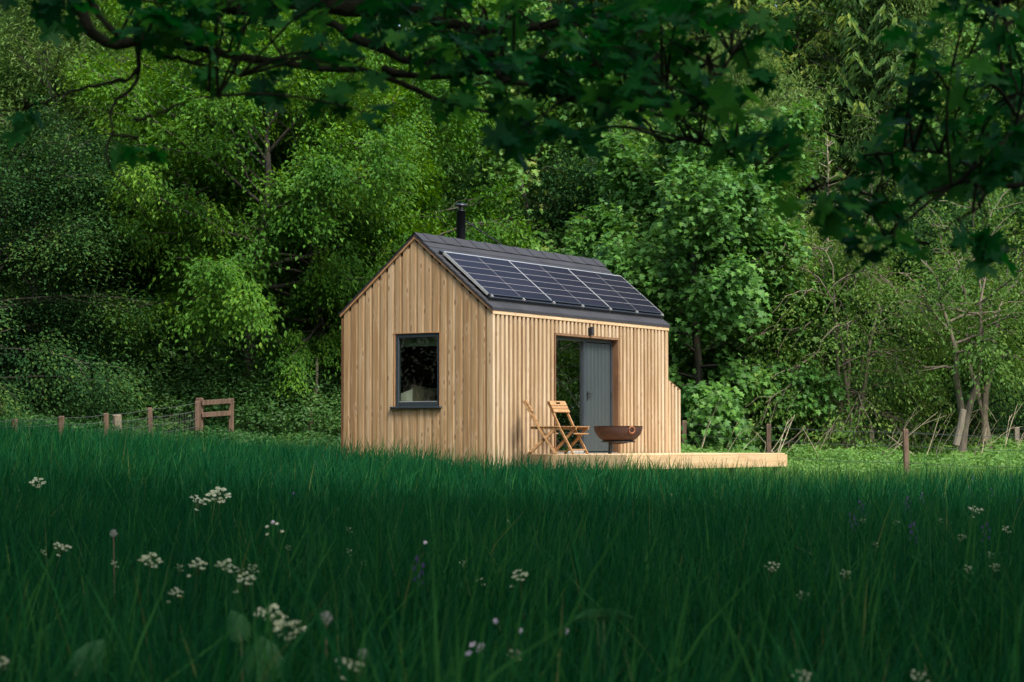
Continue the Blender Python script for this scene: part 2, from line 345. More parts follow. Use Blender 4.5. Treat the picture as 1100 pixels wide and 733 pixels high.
def conifer(seed, H, Rr, cb, step=.42, per=6, spr=.3, dens=1., droop=.28, ls=.3, hang=.6, tr=.16, bare=0.):
    rng = np.random.default_rng(seed); wood = MB(); P = []; A = []; N_ = []; S = []; T = []
    z = np.linspace(0, H, 10); tp = np.c_[np.cumsum(rng.normal(0,.02,(10,2)),0), z]
    wood.tube(tp, tr*(1-.93*z/H), 8)
    h = cb
    while h < H*.985:
        f = (h-cb)/(H-cb); r = Rr*(1-f)**.85+.12
        for q in range(per):
            az = rng.uniform(0, 2*math.pi); L = r*rng.uniform(.65,1.12); el = R_(rng.normal(-2+35*f, 7))
            d = np.array([math.cos(az)*math.cos(el), math.sin(az)*math.cos(el), math.sin(el)])
            s = np.linspace(0,1,7)[:,None]; p0 = np.array([tp[0][0],tp[0][1],h+rng.normal(0,.08)])
            lp = p0+d*L*s+np.array([0,0,-1.])*L*(droop*s*1.2-droop*.75*s**2.6)
            wood.tube(lp, np.linspace(.018,.005,7), 3, .5, False)
            tone = rng.normal(0,.12)
            if rng.random() < bare: continue
            n = int(max(8, L*44*dens)); u = rng.uniform(.12,1,n)**.8*6; bi = np.minimum(u.astype(int),5); c = lp[bi]+(lp[bi+1]-lp[bi])*(u-bi)[:,None]
            side = np.array([-math.sin(az), math.cos(az), 0])*rng.choice([-1,1],n)[:,None]
            off = rng.uniform(0,1,n)*L*.3*(1.1-u/6.6)
            c = c+side*off[:,None]+np.c_[np.zeros((n,2)), -off*hang*.9-rng.uniform(0,.12,n)]
            a = norm(side*.7+d*.6+np.c_[rng.normal(0,.2,(n,2)), -hang-rng.uniform(0,.5,n)])
            P.append(c); A.append(a); N_.append(norm(np.array([0,0,.8])+d*.8+rng.normal(0,.35,(n,3)))); S.append(ls*rng.uniform(.6,1.2,n)*(1-.35*f)); T.append(np.clip(.42+tone+rng.normal(0,.12,n)+.25*(u/6>.85),0,1))
        h += step*rng.uniform(.7,1.2)
    lv = MB(); lv.place(SLIM, np.concatenate(P), np.concatenate(A), np.concatenate(N_), np.concatenate(S), np.concatenate(T), 1.5)
    return wood, lv
KINDS = {}
def kind(name, mats, wl):
    w, l = wl; KINDS[name] = (w.mesh('trunk', mats[0], True), l.mesh('crown', mats[1]))
def tree(kd, name, px, Y, label, rz=0., sc_=1., sz=None, group=None, x=None, dz=0., cat='tree'):
    x = at(px, 477, Y)[0] if x is None else x
    t = empty(name, (x, Y, float(ground(x, Y))-.08+dz), rz, label=label, cat=cat, group=group)
    t.scale = (sc_, sc_, sz or sc_)
    w, l = KINDS[kd]; link('trunk', w, t); link('crown', l, t)
    return t

kind('oak', (BARK, L_OAK), grow(11, 9.4, 3.9, 2.7, 36, 8, 5, 52, .125, OVAL, droop=.1, up=(-8,62), spray=.2, flat=.42, tr=.2, limbr=.06, wig=.09))
kind('oak2', (BARK, L_OAK), grow(12, 9., 3.6, 2.4, 34, 8, 5, 52, .125, OVAL, droop=.14, up=(-10,58), spray=.2, flat=.42, tr=.18, limbr=.055, wig=.1, bare=.12))
kind('sycamore', (BARK, L_SYC), grow(21, 6.9, 2.55, .5, 36, 8, 5, 46, .125, SYC, droop=.1, up=(-12,68), spray=.17, flat=.55, tr=.12, young=.14, umb=.9))
kind('sycamore2', (BARK, L_SYC), grow(22, 10.5, 3.5, 1.2, 36, 8, 5, 44, .14, SYC, droop=.1, up=(-8,66), spray=.21, flat=.55, tr=.16, young=.14, umb=.9))
kind('holly', (BARK, L_DARK), grow(31, 8., 2.9, .3, 40, 8, 5, 58, .095, OVAL, droop=.22, up=(-10,66), spray=.26, flat=.7, tr=.14, young=.2, umb=.7))
kind('willow', (BARK, L_WIL), grow(41, 10., 2.3, 1.5, 32, 7, 5, 40, .13, SLIM, droop=.2, up=(15,72), spray=.28, flat=.9, tr=.13))
kind('hazel', (PALEBARK, L_HAZ), grow(51, 5.0, 2.1, .9, 44, 7, 3, 30, .09, OVAL, droop=.42, up=(10,62), spray=.17, flat=.8, tr=.12, forks=4, bare=.14, limbr=.022, twigr=.007, wig=.1))
kind('thin', (PALEBARK, L_HAZ), grow(61, 5.2, 1.7, 2.5, 18, 6, 4, 20, .11, OVAL, 'top', droop=.12, up=(0,55), spray=.22, flat=.4, tr=.15, forks=2, bare=.15, limbr=.04, twigr=.008, wig=.13))
kind('spruce', (BARK, L_CON), conifer(71, 19., 3.3, 1.5, step=.36, per=7))
kind('larch', (BARK, L_CON), conifer(72, 17., 3.1, 1.5, step=.4, per=7, droop=.3, hang=1.1, ls=.34, dens=1.))
kind('bare_spruce', (TWIG, L_HAZ), conifer(73, 8.2, 1.0, 2.0, step=.3, per=5, droop=-.05, hang=.2, ls=.12, dens=.5, tr=.085, bare=.45))

G2 = 'trees of the wood behind the cabin'
tree('holly', 'holly_tree', -30, 47.5, 'dark glossy evergreen tree at the edge of the meadow beside the first fence posts', .4, 1.1, .78)
tree('holly', 'holly_tree', 40, 52.5, 'yellow-flushed dark bushy tree behind the glossy evergreen by the fence posts', 2.2, 1.05, .82, dz=-.2)
tree('willow', 'willow_tree', 52, 57, 'pale yellow-green feathery tree rising above the dark evergreens by the fence', 2.0, 1.5, 1.12)
tree('willow', 'willow_tree', -20, 60, 'second pale feathery tree at the picture edge above the dark evergreens', 4.0, 1.4, 1.1)
tree('oak', 'oak_tree', 262, 50.5, 'bright lime-green oak spreading low branches over the wooden gate', .3, 1., .98)
tree('oak2', 'oak_tree', 408, 54, 'sunlit oak with bare grey twigs behind the gable roof', 1.1, .98)
tree('oak2', 'oak_tree', 196, 55, 'yellow-green oak between the lime-green oak and the yellow-flushed bushy tree', 4.1, .95, 1.05)
tree('oak', 'oak_tree', 350, 51.5, 'younger sunlit oak close behind the left eave of the gable', 3.6, .72, .8)
tree('sycamore', 'sycamore_tree', 305, 53.5, 'mid-green sycamore in the shade under the lime-green oak', 4.4, 1.0, .95)
tree('sycamore', 'sycamore_tree', 165, 57, 'mid-green sycamore behind the wooden gate post, in the shade', 2.4, 1.05, 1.0)
tree('sycamore', 'sycamore_tree', 762, 49.5, 'round bright sycamore beside the end wall of the cabin', .6, 1.14, 1.03)
tree('sycamore2', 'sycamore_tree', 560, 58, 'broad sycamore rising behind the flue and ridge', 2., 1.)
tree('willow', 'willow_tree', 818, 57, 'pale feathery willow just behind the round bright sycamore', 0, 1.0, 1.04)
tree('hazel', 'hazel_tree', 915, 49, 'many-stemmed hazel with bare arching pale twigs behind the wire fence', .5, 1.02, 1.03)
tree('thin', 'alder_tree', 1034, 47.5, 'sparse forked tree with pinkish trunk behind the leaning post', 2.6, .95)
tree('thin', 'alder_tree', 1060, 51, 'slim bent tree standing just behind the sparse forked tree', 5.2, .9, 1.0)
tree('bare_spruce', 'bare_spruce', 893, 57, 'half-bare spruce with pale upright stem among the dark conifers', 0, 1., 1.02)
tree('bare_spruce', 'bare_spruce', 937, 58, 'shorter half-bare spruce next to the pale upright one', 2, .85, .92)
tree('holly', 'holly_tree', 160, 56, 'dark bush-shaped tree filling the gap behind the wooden gate', 1.2, .9, .8)
tree('holly', 'holly_tree', 345, 60, 'dark evergreen in the shade between the two oaks', 3., 1., 1.)
tree('holly', 'holly_tree', 668, 58, 'dark evergreen in the shade between the two sycamores', 4., .95, .9)
tree('oak2', 'oak_tree', 95, 62, 'tall light-green oak above the yellow-flushed bushy tree', 2.5, 1.2, 1.3)
tree('oak', 'oak_tree', 245, 66, 'tall oak behind the lime-green oak, branches in the top edge', 1.9, 1.2, 1.25)
tree('sycamore2', 'sycamore_tree', 420, 68, 'tall dark-leaved sycamore behind the oak with grey twigs', .2, 1.15, 1.25)
tree('spruce', 'spruce_tree', 690, 65, 'dark drooping spruce above the roof ridge end', .5, 1.)
tree('spruce', 'spruce_tree', 590, 76, 'tall spruce far behind the broad sycamore', 1.5, 1.05)
tree('larch', 'larch_tree', 775, 70, 'tall yellowish larch behind the feathery willow', .9, 1.1)
tree('spruce', 'spruce_tree', 860, 68, 'tall spruce directly behind the pale half-bare spruce', 2.8, .95)
tree('larch', 'larch_tree', 945, 66, 'wide drooping larch above the many-stemmed hazel', 3.4, 1.2)
tree('willow', 'willow_tree', 1010, 66, 'pale loose tree behind the sparse forked tree', 1.4, 1.2, 1.25)
tree('holly', 'holly_tree', 1045, 54, 'small dark evergreen in the shade between the two slim trunks', 0.7, .8, .55)
tree('sycamore2', 'sycamore_tree', 1110, 58, 'yellow-green sycamore at the far end of the wire fence', 3.3, .9, .95)
tree('spruce', 'spruce_tree', 1060, 72, 'dark spruce behind the yellow-green sycamore', 4.1, 1.1)
tree('holly', 'holly_tree', 985, 56, 'dark bushy evergreen filling the shade beyond the hazel', 5., .85, .75)
tree('holly', 'holly_tree', 880, 55, 'dark low evergreen in the shade behind the hazel stems', 1.7, .8, .6)
tree('holly', 'holly_tree', 1090, 55, 'dark low evergreen behind the slim bent tree', 2.9, .85, .65)
i = 0
rngw = np.random.default_rng(5)
for px, Y in ((-60,68),(20,80),(150,78),(320,84),(480,80),(520,92),(660,88),(740,86),(790,80),(830,84),(870,78),(960,76),(700,95),(860,98),(1000,96),(920,82),(1010,86),(1100,80),(1180,70),(380,98),(200,98),(60,100)):
    kd = ('oak','sycamore2','holly','spruce')[i % 4] if px < 560 else ('spruce','larch','sycamore2')[i % 3]
    big = 1.0 if kd in ('spruce','larch') else 1.5
    tree(kd, {'oak':'oak_tree','sycamore2':'sycamore_tree','holly':'holly_tree','spruce':'spruce_tree','larch':'larch_tree'}[kd], px, Y,
         'tall tree deep in the wood, seen only through gaps in nearer crowns', rngw.uniform(0,6), big*rngw.uniform(.95,1.15), big*rngw.uniform(1.05,1.25), group='trees deep in the wood'); i += 1
# the same wood goes on beyond both sides of the view, and behind it
for kd, nm, x, Y, s in (('oak','oak_tree',-17,46,1.15),('holly','holly_tree',-19,34,1.1),('oak2','oak_tree',-17,22,1.2),('sycamore2','sycamore_tree',17.5,54,1.1),
                       ('hazel','hazel_tree',20,47,1.3),('oak2','oak_tree',25,50,1.2),('thin','alder_tree',22.5,44,1.3),('holly','holly_tree',30,56,1.5),('sycamore2','sycamore_tree',34,48,1.3),('spruce','spruce_tree',27,64,1.0),('oak','oak_tree',40,60,1.5),
                       ('holly','holly_tree',-12.5,28.5,1.2),('holly','holly_tree',-14.5,37,1.2),('oak','oak_tree',-14,-14,1.5),('sycamore2','sycamore_tree',-22,2,1.5),('oak2','oak_tree',-24,14,1.5),('oak','oak_tree',14,-14,1.5)):
    tree(kd, nm, 0, Y, 'tree of the wood edge standing outside the view of the cabin', rngw.uniform(0,6), s, group='trees outside the view', x=x)

# ------------------------------------------------------------------ terrain
def terrain():
    xs = np.concatenate([np.linspace(-150,-30,13)[:-1], np.linspace(-30,40,71), np.linspace(40,150,12)[1:]])
    ys = np.concatenate([np.linspace(-60,0,13)[:-1], np.linspace(0,64,65), np.linspace(64,260,30)[1:]])
    X, Y = np.meshgrid(xs, ys); V = np.stack([X, Y, ground(X, Y)], -1).reshape(-1,3); n = len(xs)
    i = np.arange(len(ys)-1)[:,None]*n; j = np.arange(n-1)[None]
    q = np.stack([i+j, i+j+1, i+n+j+1, i+n+j], -1).reshape(-1,4)
    m = plain('meadow_soil', (.03,.05,.018), .95, nscale=1.6, c2=(.022,.028,.013), bump=.5)
    tag(MB().add(V, q).build('ground', m, smooth=True), kind='structure')
terrain()

# ------------------------------------------------------------------ cabin (local x along the long wall, y along the gable, z up)
ANG = math.radians(90-31.341); CX, CY = -.3198, 35.0
W, L, ZE, ZR, ZB = 3.003, 6.205, 3.34, 4.592, .25
cl, cw = np.array([math.cos(ANG), math.sin(ANG)]), np.array([-math.sin(ANG), math.cos(ANG)])
def loc2w(x, y): return np.array([CX, CY])+cl*x+cw*y
def plane_hit(px, py, p0, nrm):
    a = at(px, py, 1.)-np.array([0,0,CAMZ]); o = np.array([0,0,CAMZ]); t = ((p0-o)@nrm)/(a@nrm); h = o+a*t
    d = h[:2]-np.array([CX, CY]); return np.array([d@cl, d@cw, h[2]])
rng = np.random.default_rng(3)
cabin = empty('timber_cabin', (CX, CY, 0), ANG, label='small larch-clad cabin with gable window, grey door and solar panels on its roof', cat='cabin')
slope = (ZR-ZE)/(W/2)
def roofz(y): return ZR-slope*abs(y-W/2)
# gable wall facing the meadow: alternate proud and recessed boards around the window opening
WY0, WY1, WZ0, WZ1 = 1.02, 1.908, 1.72, 2.93
def gable(xf, sgn, window):
    mb = MB(); y = 0.; k = 0
    while y < W-.001:
        for wd, dep, under in ((.098, 0., .07), (.052, .009, .15)):
            a, b = y, min(y+wd, W); y = b
            if b-a < .004: continue
            tn = np.clip(rng.normal(.55 if dep == 0 else .48,.18),0,1)
            spans = [(a,b)]
            if window:
                cuts = [a]+[c for c in (WY0, WY1) if a < c < b]+[b]; spans = list(zip(cuts[:-1], cuts[1:]))
            for (p, q) in spans:
                m = (p+q)/2; x0, x1 = xf+sgn*dep, xf+sgn*.045
                def piece(z0, top0, top1):
                    lo, hi = min(x0,x1), max(x0,x1)
                    V = [(lo,p,z0),(hi,p,z0),(hi,q,z0),(lo,q,z0),(lo,p,top0),(hi,p,top0),(hi,q,top1),(lo,q,top1)]
                    mb.add(V, [(0,3,2,1),(4,5,6,7),(0,1,5,4),(1,2,6,5),(2,3,7,6),(3,0,4,7)], tn)
                t0, t1 = roofz(p)-under, roofz(q)-under
                if window and WY0 < m < WY1: piece(ZB, WZ0, WZ0); piece(WZ1, t0, t1)
                else: piece(ZB, t0, t1)
    return mb
gable(0, 1, True).build('gable_cladding', GABLE, cabin)
gable(L, -1, False).build('gable_cladding', GABLE, cabin)
# long wall: upright battens over backing boards
DX0, DX1, DZ0, DZ1 = 2.011, 4.215, .95, 2.95
BX1 = 6.67
bat = MB(); bk = MB(); n = int(round(BX1/.135))
for k in range(n+1):
    x = k*.135+.002; tn = np.clip(rng.normal(.5,.2),0,1)
    top = ZE-.135 if x < L-.03 else 2.28-.37*(x-L)-.01
    w_ = .068
    if x+w_ > BX1+.03: continue
    if DX0-.02 < x+w_/2 < DX1+.02: bat.bevbox((x,-.012,DZ1+.035), (x+w_,.028,top), .003, tn)
    else: bat.bevbox((x,-.012,ZB), (x+w_,.028,top), .003, tn)
bk.box((.046,.03,ZB),(DX0,.05,ZE-.06)).box((DX1,.03,ZB),(L,.05,ZE-.06)).box((DX0,.03,DZ1+.001),(DX1,.05,ZE-.06)).box((DX0,.03,ZB),(DX1,.05,DZ0-.03))
bk.add([(L,.03,ZB),(BX1,.03,ZB),(BX1,.03,2.1),(L,.03,2.27),(L,.05,ZB),(BX1,.05,ZB),(BX1,.05,2.1),(L,.05,2.27)], [(0,1,2,3),(5,4,7,6),(1,5,6,2),(3,2,6,7),(0,4,5,1)], .4)
bat.build('batten_cladding', SIDE, cabin); bk.build('backing_boards', BACK, cabin)
# far long wall and inner lining
fw = MB()
for k in range(46): fw.box((k*.135,W-.04,ZB),(k*.135+.132,W-.001*(k%2),ZE-.12), rng.uniform(.3,.7))
fw.build('rear_cladding', BACK, cabin)
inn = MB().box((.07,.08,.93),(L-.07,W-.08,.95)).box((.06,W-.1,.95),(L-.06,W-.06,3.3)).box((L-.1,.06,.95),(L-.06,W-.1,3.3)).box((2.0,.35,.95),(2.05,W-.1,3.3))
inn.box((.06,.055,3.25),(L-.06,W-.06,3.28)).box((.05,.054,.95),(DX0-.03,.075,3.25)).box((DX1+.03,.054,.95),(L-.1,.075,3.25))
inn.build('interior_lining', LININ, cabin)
# storage box at the far end
sb = MB()
sb.box((BX1-.03,.03,ZB),(BX1,W*.55,2.08)).box((L+.002,W*.55,ZB),(BX1,W*.55+.02,2.1))
sb.add([(L,-.005,2.28),(BX1+.01,-.005,2.11),(BX1+.01,W*.56,2.11),(L,W*.56,2.28),(L,-.005,2.3),(BX1+.01,-.005,2.13),(BX1+.01,W*.56,2.13),(L,W*.56,2.3)], [(0,1,2,3),(7,6,5,4),(0,4,5,1),(1,5,6,2),(2,6,7,3),(3,7,4,0)])
sb.build('storage_box', BACK, cabin)
# eaves board and door lining boards
tb = MB().bevbox((0,-.022,ZE-.135),(L,.03,ZE-.018), .004, .55)
tb.build('eaves_board', TRIM, cabin)
dt = MB().box((DX0-.02,-.024,DZ1),(DX1+.02,.115,DZ1+.03),.6)
dt.box((DX0-.028,-.023,DZ0-.02),(DX0,.115,DZ1),.5).box((DX1,-.023,DZ0-.02),(DX1+.028,.115,DZ1),.35)
dt.build('door_lining', BACK, cabin)
# roof: two slopes of felt shingle, capped ridge
roof = MB(); X0, X1 = -.035, L+.035
for sgn in (1, -1):
    yc = W/2; ye = -.03; sl = math.hypot(yc-ye, slope*(yc-ye)); nrow = 11
    for r in range(nrow):
        ya = yc+(ye-yc)*r/nrow; yb = yc+(ye-yc)*(r+1)/nrow
        za, zb = roofz(ya), ZR-slope*(yc-yb); th = .010
        xs = np.arange(X0, X1, .33)
        for x in xs:
            xa, xb = x, min(x+.328, X1); tn = rng.uniform(.2,.8); e = .0015*((r+int(x*3)) % 2)
            ya_, yb_ = (ya, yb) if sgn == 1 else (W-ya, W-yb)
            V = [(xa,ya_,za-.012),(xb,ya_,za-.012),(xb,yb_,zb+th*.2+e),(xa,yb_,zb+th*.2+e),(xb,yb_,zb-.02),(xa,yb_,zb-.02)]
            roof.add(V, [(0,1,2,3),(3,2,4,5)], tn)
    # deck under the felt with its edges
    a, b = (yc, ye) if sgn == 1 else (yc, W-ye)
    ze = ZR-slope*(yc-ye)
    V = [(X0,a,ZR-.018),(X1,a,ZR-.018),(X1,b,ze-.018),(X0,b,ze-.018),(X0,a,ZR-.05),(X1,a,ZR-.05),(X1,b,ze-.05),(X0,b,ze-.05)]
    roof.add(V, [(0,1,2,3),(7,6,5,4),(2,6,7,3),(0,3,7,4),(1,5,6,2)], .4)
ro = roof.build('roof', ROOF, cabin)
cap = MB(); x = X0; k = 0
while x < X1-.01:
    xb = min(x+.24, X1); lift = .016+.006*(k % 2); dy = .17; tn = rng.uniform(.3,.8)
    a0, b0 = ZR+lift, ZR+lift-slope*dy
    V = [(x,W/2,a0),(xb,W/2,a0-.004),(xb,W/2-dy,b0-.004),(x,W/2-dy,b0),(xb,W/2+dy,b0-.004),(x,W/2+dy,b0),(x,W/2-dy,b0-.012),(xb,W/2-dy,b0-.014),(x,W/2-.02,a0-.03)]
    cap.add(V, [(0,3,2,1),(0,1,4,5),(3,6,7,2)], tn); x = xb; k += 1
cap.build('ridge_cap', ROOF, ro)
# barge boards under the verge at both ends
for (xa, xb) in ((-.028, .012), (L-.012, L+.028)):
    for s in (1, -1):
        y0, y1 = W/2, (-.012 if s == 1 else W+.012)
        z0, z1 = ZR-.051, roofz(0)-.051-.01
        if s == 1: z1 = ZR-.051-slope*(W/2+.012)
        else: z1 = ZR-.051-slope*(W/2+.012)
        h = .04
        V = [(xa,y0,z0),(xb,y0,z0),(xb,y1,z1),(xa,y1,z1),(xa,y0,z0-h),(xb,y0,z0-h),(xb,y1,z1-h),(xa,y1,z1-h)]
        MB().add(V, [(0,1,2,3),(7,6,5,4),(0,3,7,4),(1,5,6,2),(2,6,7,3)], .5).build('barge_board', BARGE, cabin)
# window
win = MB(); fx0, fx1 = .014, .09; fy0, fy1 = WY0+.004, WY1-.004; ft = .062
win.bevbox((fx0,fy0,WZ0+.002),(fx1,fy0+ft*.85,WZ1-.003)).bevbox((fx0,fy1-ft,WZ0+.002),(fx1,fy1,WZ1-.003))
win.bevbox((fx0+.001,fy0+ft*.85,WZ1-.07),(fx1,fy1-ft,WZ1-.003)).bevbox((fx0+.001,fy0+ft*.85,WZ0+.002),(fx1,fy1-ft,WZ0+.075))
wo = win.build('window', DARKM, cabin)
MB().bevbox((-.05,WY0-.05,WZ0-.035),(.06,WY1+.07,WZ0), .006).build('sill', DARKM, wo)
rv = MB().box((-.003,WY0-.03,WZ1),(.03,WY1+.03,WZ1+.014)).box((-.003,WY1,WZ0),(.03,WY1+.012,WZ1)).box((-.003,WY0-.012,WZ0),(.03,WY0,WZ1))
rv.build('reveal', BARGE, wo)
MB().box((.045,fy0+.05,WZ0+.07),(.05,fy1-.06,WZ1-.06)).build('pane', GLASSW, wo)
MB().box((.030,fy0+.0537,WZ0+.077),(.036,fy1-.064,WZ0+.087)).build('glazing_bead', ALU, wo)
bl = MB()
for k in range(3): bl.box((.14-.004*k,fy0+.03,WZ1-.06-.05*(k+1)),(.15+.004*(k%2),fy1-.03,WZ1-.06-.05*k+.004), .5+.08*k)
bl.build('roller_blind', BLIND, cabin)
# door opening: fixed glass beside a boarded grey door
yr0, yr1 = .1, .16; XM = 3.19
df = MB().box((DX0+.002,yr0-.012,DZ1-.062),(DX1-.002,yr1,DZ1-.001)).box((DX0+.002,yr0-.01,DZ0),(DX0+.03,yr1,DZ1-.06)).box((XM-.025,yr0-.012,DZ0),(XM+.055,yr1,DZ1-.062)).box((DX1-.05,yr0-.01,DZ0),(DX1-.002,yr1,DZ1-.062))
dfo = df.build('door_frame', DARKM, cabin)
MB().box((DX0-.02,-.012,DZ0-.05),(DX1+.02,yr1,DZ0-.005)).box((DX0+.03,yr0-.01,DZ0-.004),(XM-.026,yr1-.01,DZ0+.035)).build('threshold', ALU, dfo)
MB().box((DX0+.03,.128,DZ0+.035),(XM-.025,.134,DZ1-.062)).build('side_pane', GLASSD, dfo)
dl = MB(); nb = 7; xa, xb = XM+.057, DX1-.052
for k in range(nb):
    a = xa+(xb-xa)*k/nb; b = xa+(xb-xa)*(k+1)/nb; dl.bevbox((a+.002,.105,DZ0+.015),(b-.002,.15,DZ1-.07), .009)
dl.box((xa,.12,DZ0+.016),(xb,.149,DZ1-.071))
dlo = dl.build('door_leaf', DOORM, cabin)
MB().tube([(xa+.07,.1,1.98),(xa+.07,.055,1.98)], .011, 8).tube([(xa+.07,.06,1.98),(xa+.19,.06,1.98)], .011, 8).box((xa+.05,.098,1.86),(xa+.09,.104,2.02)).build('handle', BLACK, dlo)
for z in (2.78, 1.97, 1.1): MB().tube([(DX1-.05,.095,z-.06),(DX1-.05,.095,z+.06)], .016, 8).build('hinge', BLACK, dlo)
# wall lamp over the door
q = plane_hit(632.3, 356, np.array([CX, CY, 0.]), np.array([cw[0], cw[1], 0.]))
wl = MB().bevbox((q[0]-.045,-.03,q[2]-.06),(q[0]+.045,-.003,q[2]+.06)).tube([(q[0],-.065,q[2]-.075),(q[0],-.065,q[2]+.075)], .036, 12)
wl.build('wall_lamp', BLACK, cabin)
# flue beyond the ridge
fy = W/2+.42; fxp = None
fn = np.array([cw[0], cw[1], 0.]); p0 = np.array([*loc2w(0, fy), 0.])
q = plane_hit(495.2, 240, p0, fn); fxp = q[0]; ztop = plane_hit(495.2, 226.5, p0, fn)[2]; zcap = plane_hit(495.2, 219, p0, fn)[2]
fl = MB().lathe([(.078,roofz(fy)-.05),(.078,ztop-.01),(.083,ztop-.01),(.083,ztop),(.05,ztop)], 20, (fxp,fy,0))
fl.lathe([(.16,roofz(fy)-.1),(.12,roofz(fy)+.1),(.079,roofz(fy)+.14)], 20, (fxp,fy,0)); fl.lathe([(.045,ztop-.02),(.045,zcap-.03)], 14, (fxp,fy,0))
flo = fl.build('flue', BLACK, cabin, True)
MB().lathe([(.0,zcap-.035),(.115,zcap-.045),(.118,zcap-.03),(.06,zcap+.005),(.0,zcap+.015)], 24, (fxp,fy,0)).build('rain_cap', BLACK, flo, True)
a = plane_hit(499.5, 237, p0, fn); b = plane_hit(541, 264.5, np.array([*loc2w(0, W/2+.02), 0.]), fn)
MB().tube([a, b], .011, 6).tube([a, (fxp+.1, W/2+.75, roofz(W/2+.75))], .008, 6).build('stay_rod', BLACK, flo)
# solar panels lying on the near slope
pn = np.array([cw[0]*-slope, cw[1]*-slope, 1.]); pn /= np.linalg.norm(pn)
pp = np.array([*loc2w(0, W/2), ZR+.06])
c4 = [plane_hit(*p, pp, pn) for p in ((474,271),(664,297.3),(710.2,336.8),(521.8,315.3))]
gx0 = (c4[0][0]+c4[3][0])/2; gx1 = (c4[1][0]+c4[2][0])/2; gy0 = (c4[0][1]+c4[1][1])/2; gy1 = (c4[2][1]+c4[3][1])/2
print('PANELS', [np.round(c,2) for c in c4], gx0, gx1, gy0, gy1)
sn = np.array([0, -slope, 1.]); sn /= np.linalg.norm(sn)                       # outward normal of the slope, local
def rp(x, y, h): return np.array([x, y, ZR-slope*(W/2-y)])+sn*h
def slab(mb, x0, x1, ya, yb, h0, h1, tone=.5):
    V = [rp(x0,ya,h0),rp(x1,ya,h0),rp(x1,yb,h0),rp(x0,yb,h0),rp(x0,ya,h1),rp(x1,ya,h1),rp(x1,yb,h1),rp(x0,yb,h1)]
    mb.add(V, [(0,1,2,3),(7,6,5,4),(0,4,5,1),(1,5,6,2),(2,6,7,3),(3,7,4,0)], tone)
pw = (gx1-gx0)/3
for k in range(3):
    xa, xb = gx0+pw*k+.004, gx0+pw*(k+1)-.004; ce = MB(); fr = MB(); ln = MB()
    slab(ce, xa+.01, xb-.01, gy0, gy1, .05, .078)
    for c in range(2):
        for r in range(6):
            u0 = xa+.02+(xb-xa-.04)*c/2+.008; u1 = xa+.02+(xb-xa-.04)*(c+1)/2-.008; v0 = gy0+(gy1-gy0)*(r+.025)/6; v1 = gy0+(gy1-gy0)*(r+.975)/6
            slab(ce, u0, u1, v0, v1, .0795, .081, rng.uniform(.2,.8))
    po = ce.build('solar_panel', CELL, cabin)
    for r in range(1,6): v = gy0+(gy1-gy0)*r/6; slab(ln, xa+.015, xb-.015, v+.0035, v-.0035, .0785, .0815)
    slab(ln, (xa+xb)/2-.005, (xa+xb)/2+.005, gy0-.01, gy1+.01, .0787, .082)
    ln.build('cell_lines', CELLLINE, po)
    slab(fr, xa, xa+.012, gy0+.012, gy1, .04, .0825); slab(fr, xb-.012, xb, gy0+.012, gy1, .04, .0825); slab(fr, xa, xb, gy0+.014, gy0, .041, .083)
    fr.build('frame', ALU, po)
    lo = MB(); slab(lo, xa, xb, gy1, gy1-.02, .03, .0845); lo.build('lower_edge', BLACK, po)
rl = MB(); slab(rl, gx0-.01, gx1+.01, gy1-.03, gy1-.06, .0, .06); slab(rl, gx0, gx1, gy0+.07, gy0+.04, 0, .05)
rlo = rl.build('mounting_rail', BLACK, cabin)
cp = [MB() for _ in range(7)]
for k, m in enumerate(cp):
    x = gx0+.06+(gx1-gx0-.12)*k/6; slab(m, x-.013, x+.013, gy1-.02, gy1-.06, .0, .086); m.build('clamp', ALU, rlo)

# ------------------------------------------------------------------ things inside the window
bed = empty('bed', (*loc2w(.75, 1.5), .95), ANG, label='low bed with pale mattress just inside the gable window', cat='bed')
MB().bevbox((-.55,-1.1,0),(.75,1.1,.35),.02).build('bed_base', LININ, bed); MB().bevbox((-.55,-1.05,.35),(.75,1.05,.58),.06).build('mattress', FABB, bed)
def cushion(name, lx, ly, z, sx, sz, rot, mat, label):
    n = 14; u = np.linspace(-1,1,n); U, Vv = np.meshgrid(u, u)
    ed = (1-U**4)*(1-Vv**4); th = .1*np.maximum(ed,0)**.6; pin = 1-.08*(1-abs(U))*0-.06*((U**2)*(1-Vv**2)+0)
    A_ = []
    for s in (1,-1): A_.append(np.stack([s*th, U*sx*(1-.1*(1-Vv**2)*0+.07*Vv**2*U**2), Vv*sz*(1+.07*U**2*Vv**2)], -1).reshape(-1,3))
    i = np.arange(n-1)[:,None]*n; j = np.arange(n-1)[None]; q = np.stack([i+j,i+j+1,i+n+j+1,i+n+j],-1).reshape(-1,4)
    mb = MB().add(A_[0], q).add(A_[1], q[:,::-1])
    o = mb.build(name, mat, None, True); o.location = (*loc2w(lx, ly), z); o.rotation_euler = (rot[0], rot[1], ANG+rot[2]); return tag(o, label, 'cushion')
cushion('cushion', .40, 1.66, 1.84, .25, .23, (.2,.3,.1), FABB, 'beige linen cushion leaning on the bed inside the gable window')
cushion('cushion', .30, 1.93, 1.78, .2, .19, (-.3,.25,-.1), FABW, 'white cushion in the corner of the gable window')

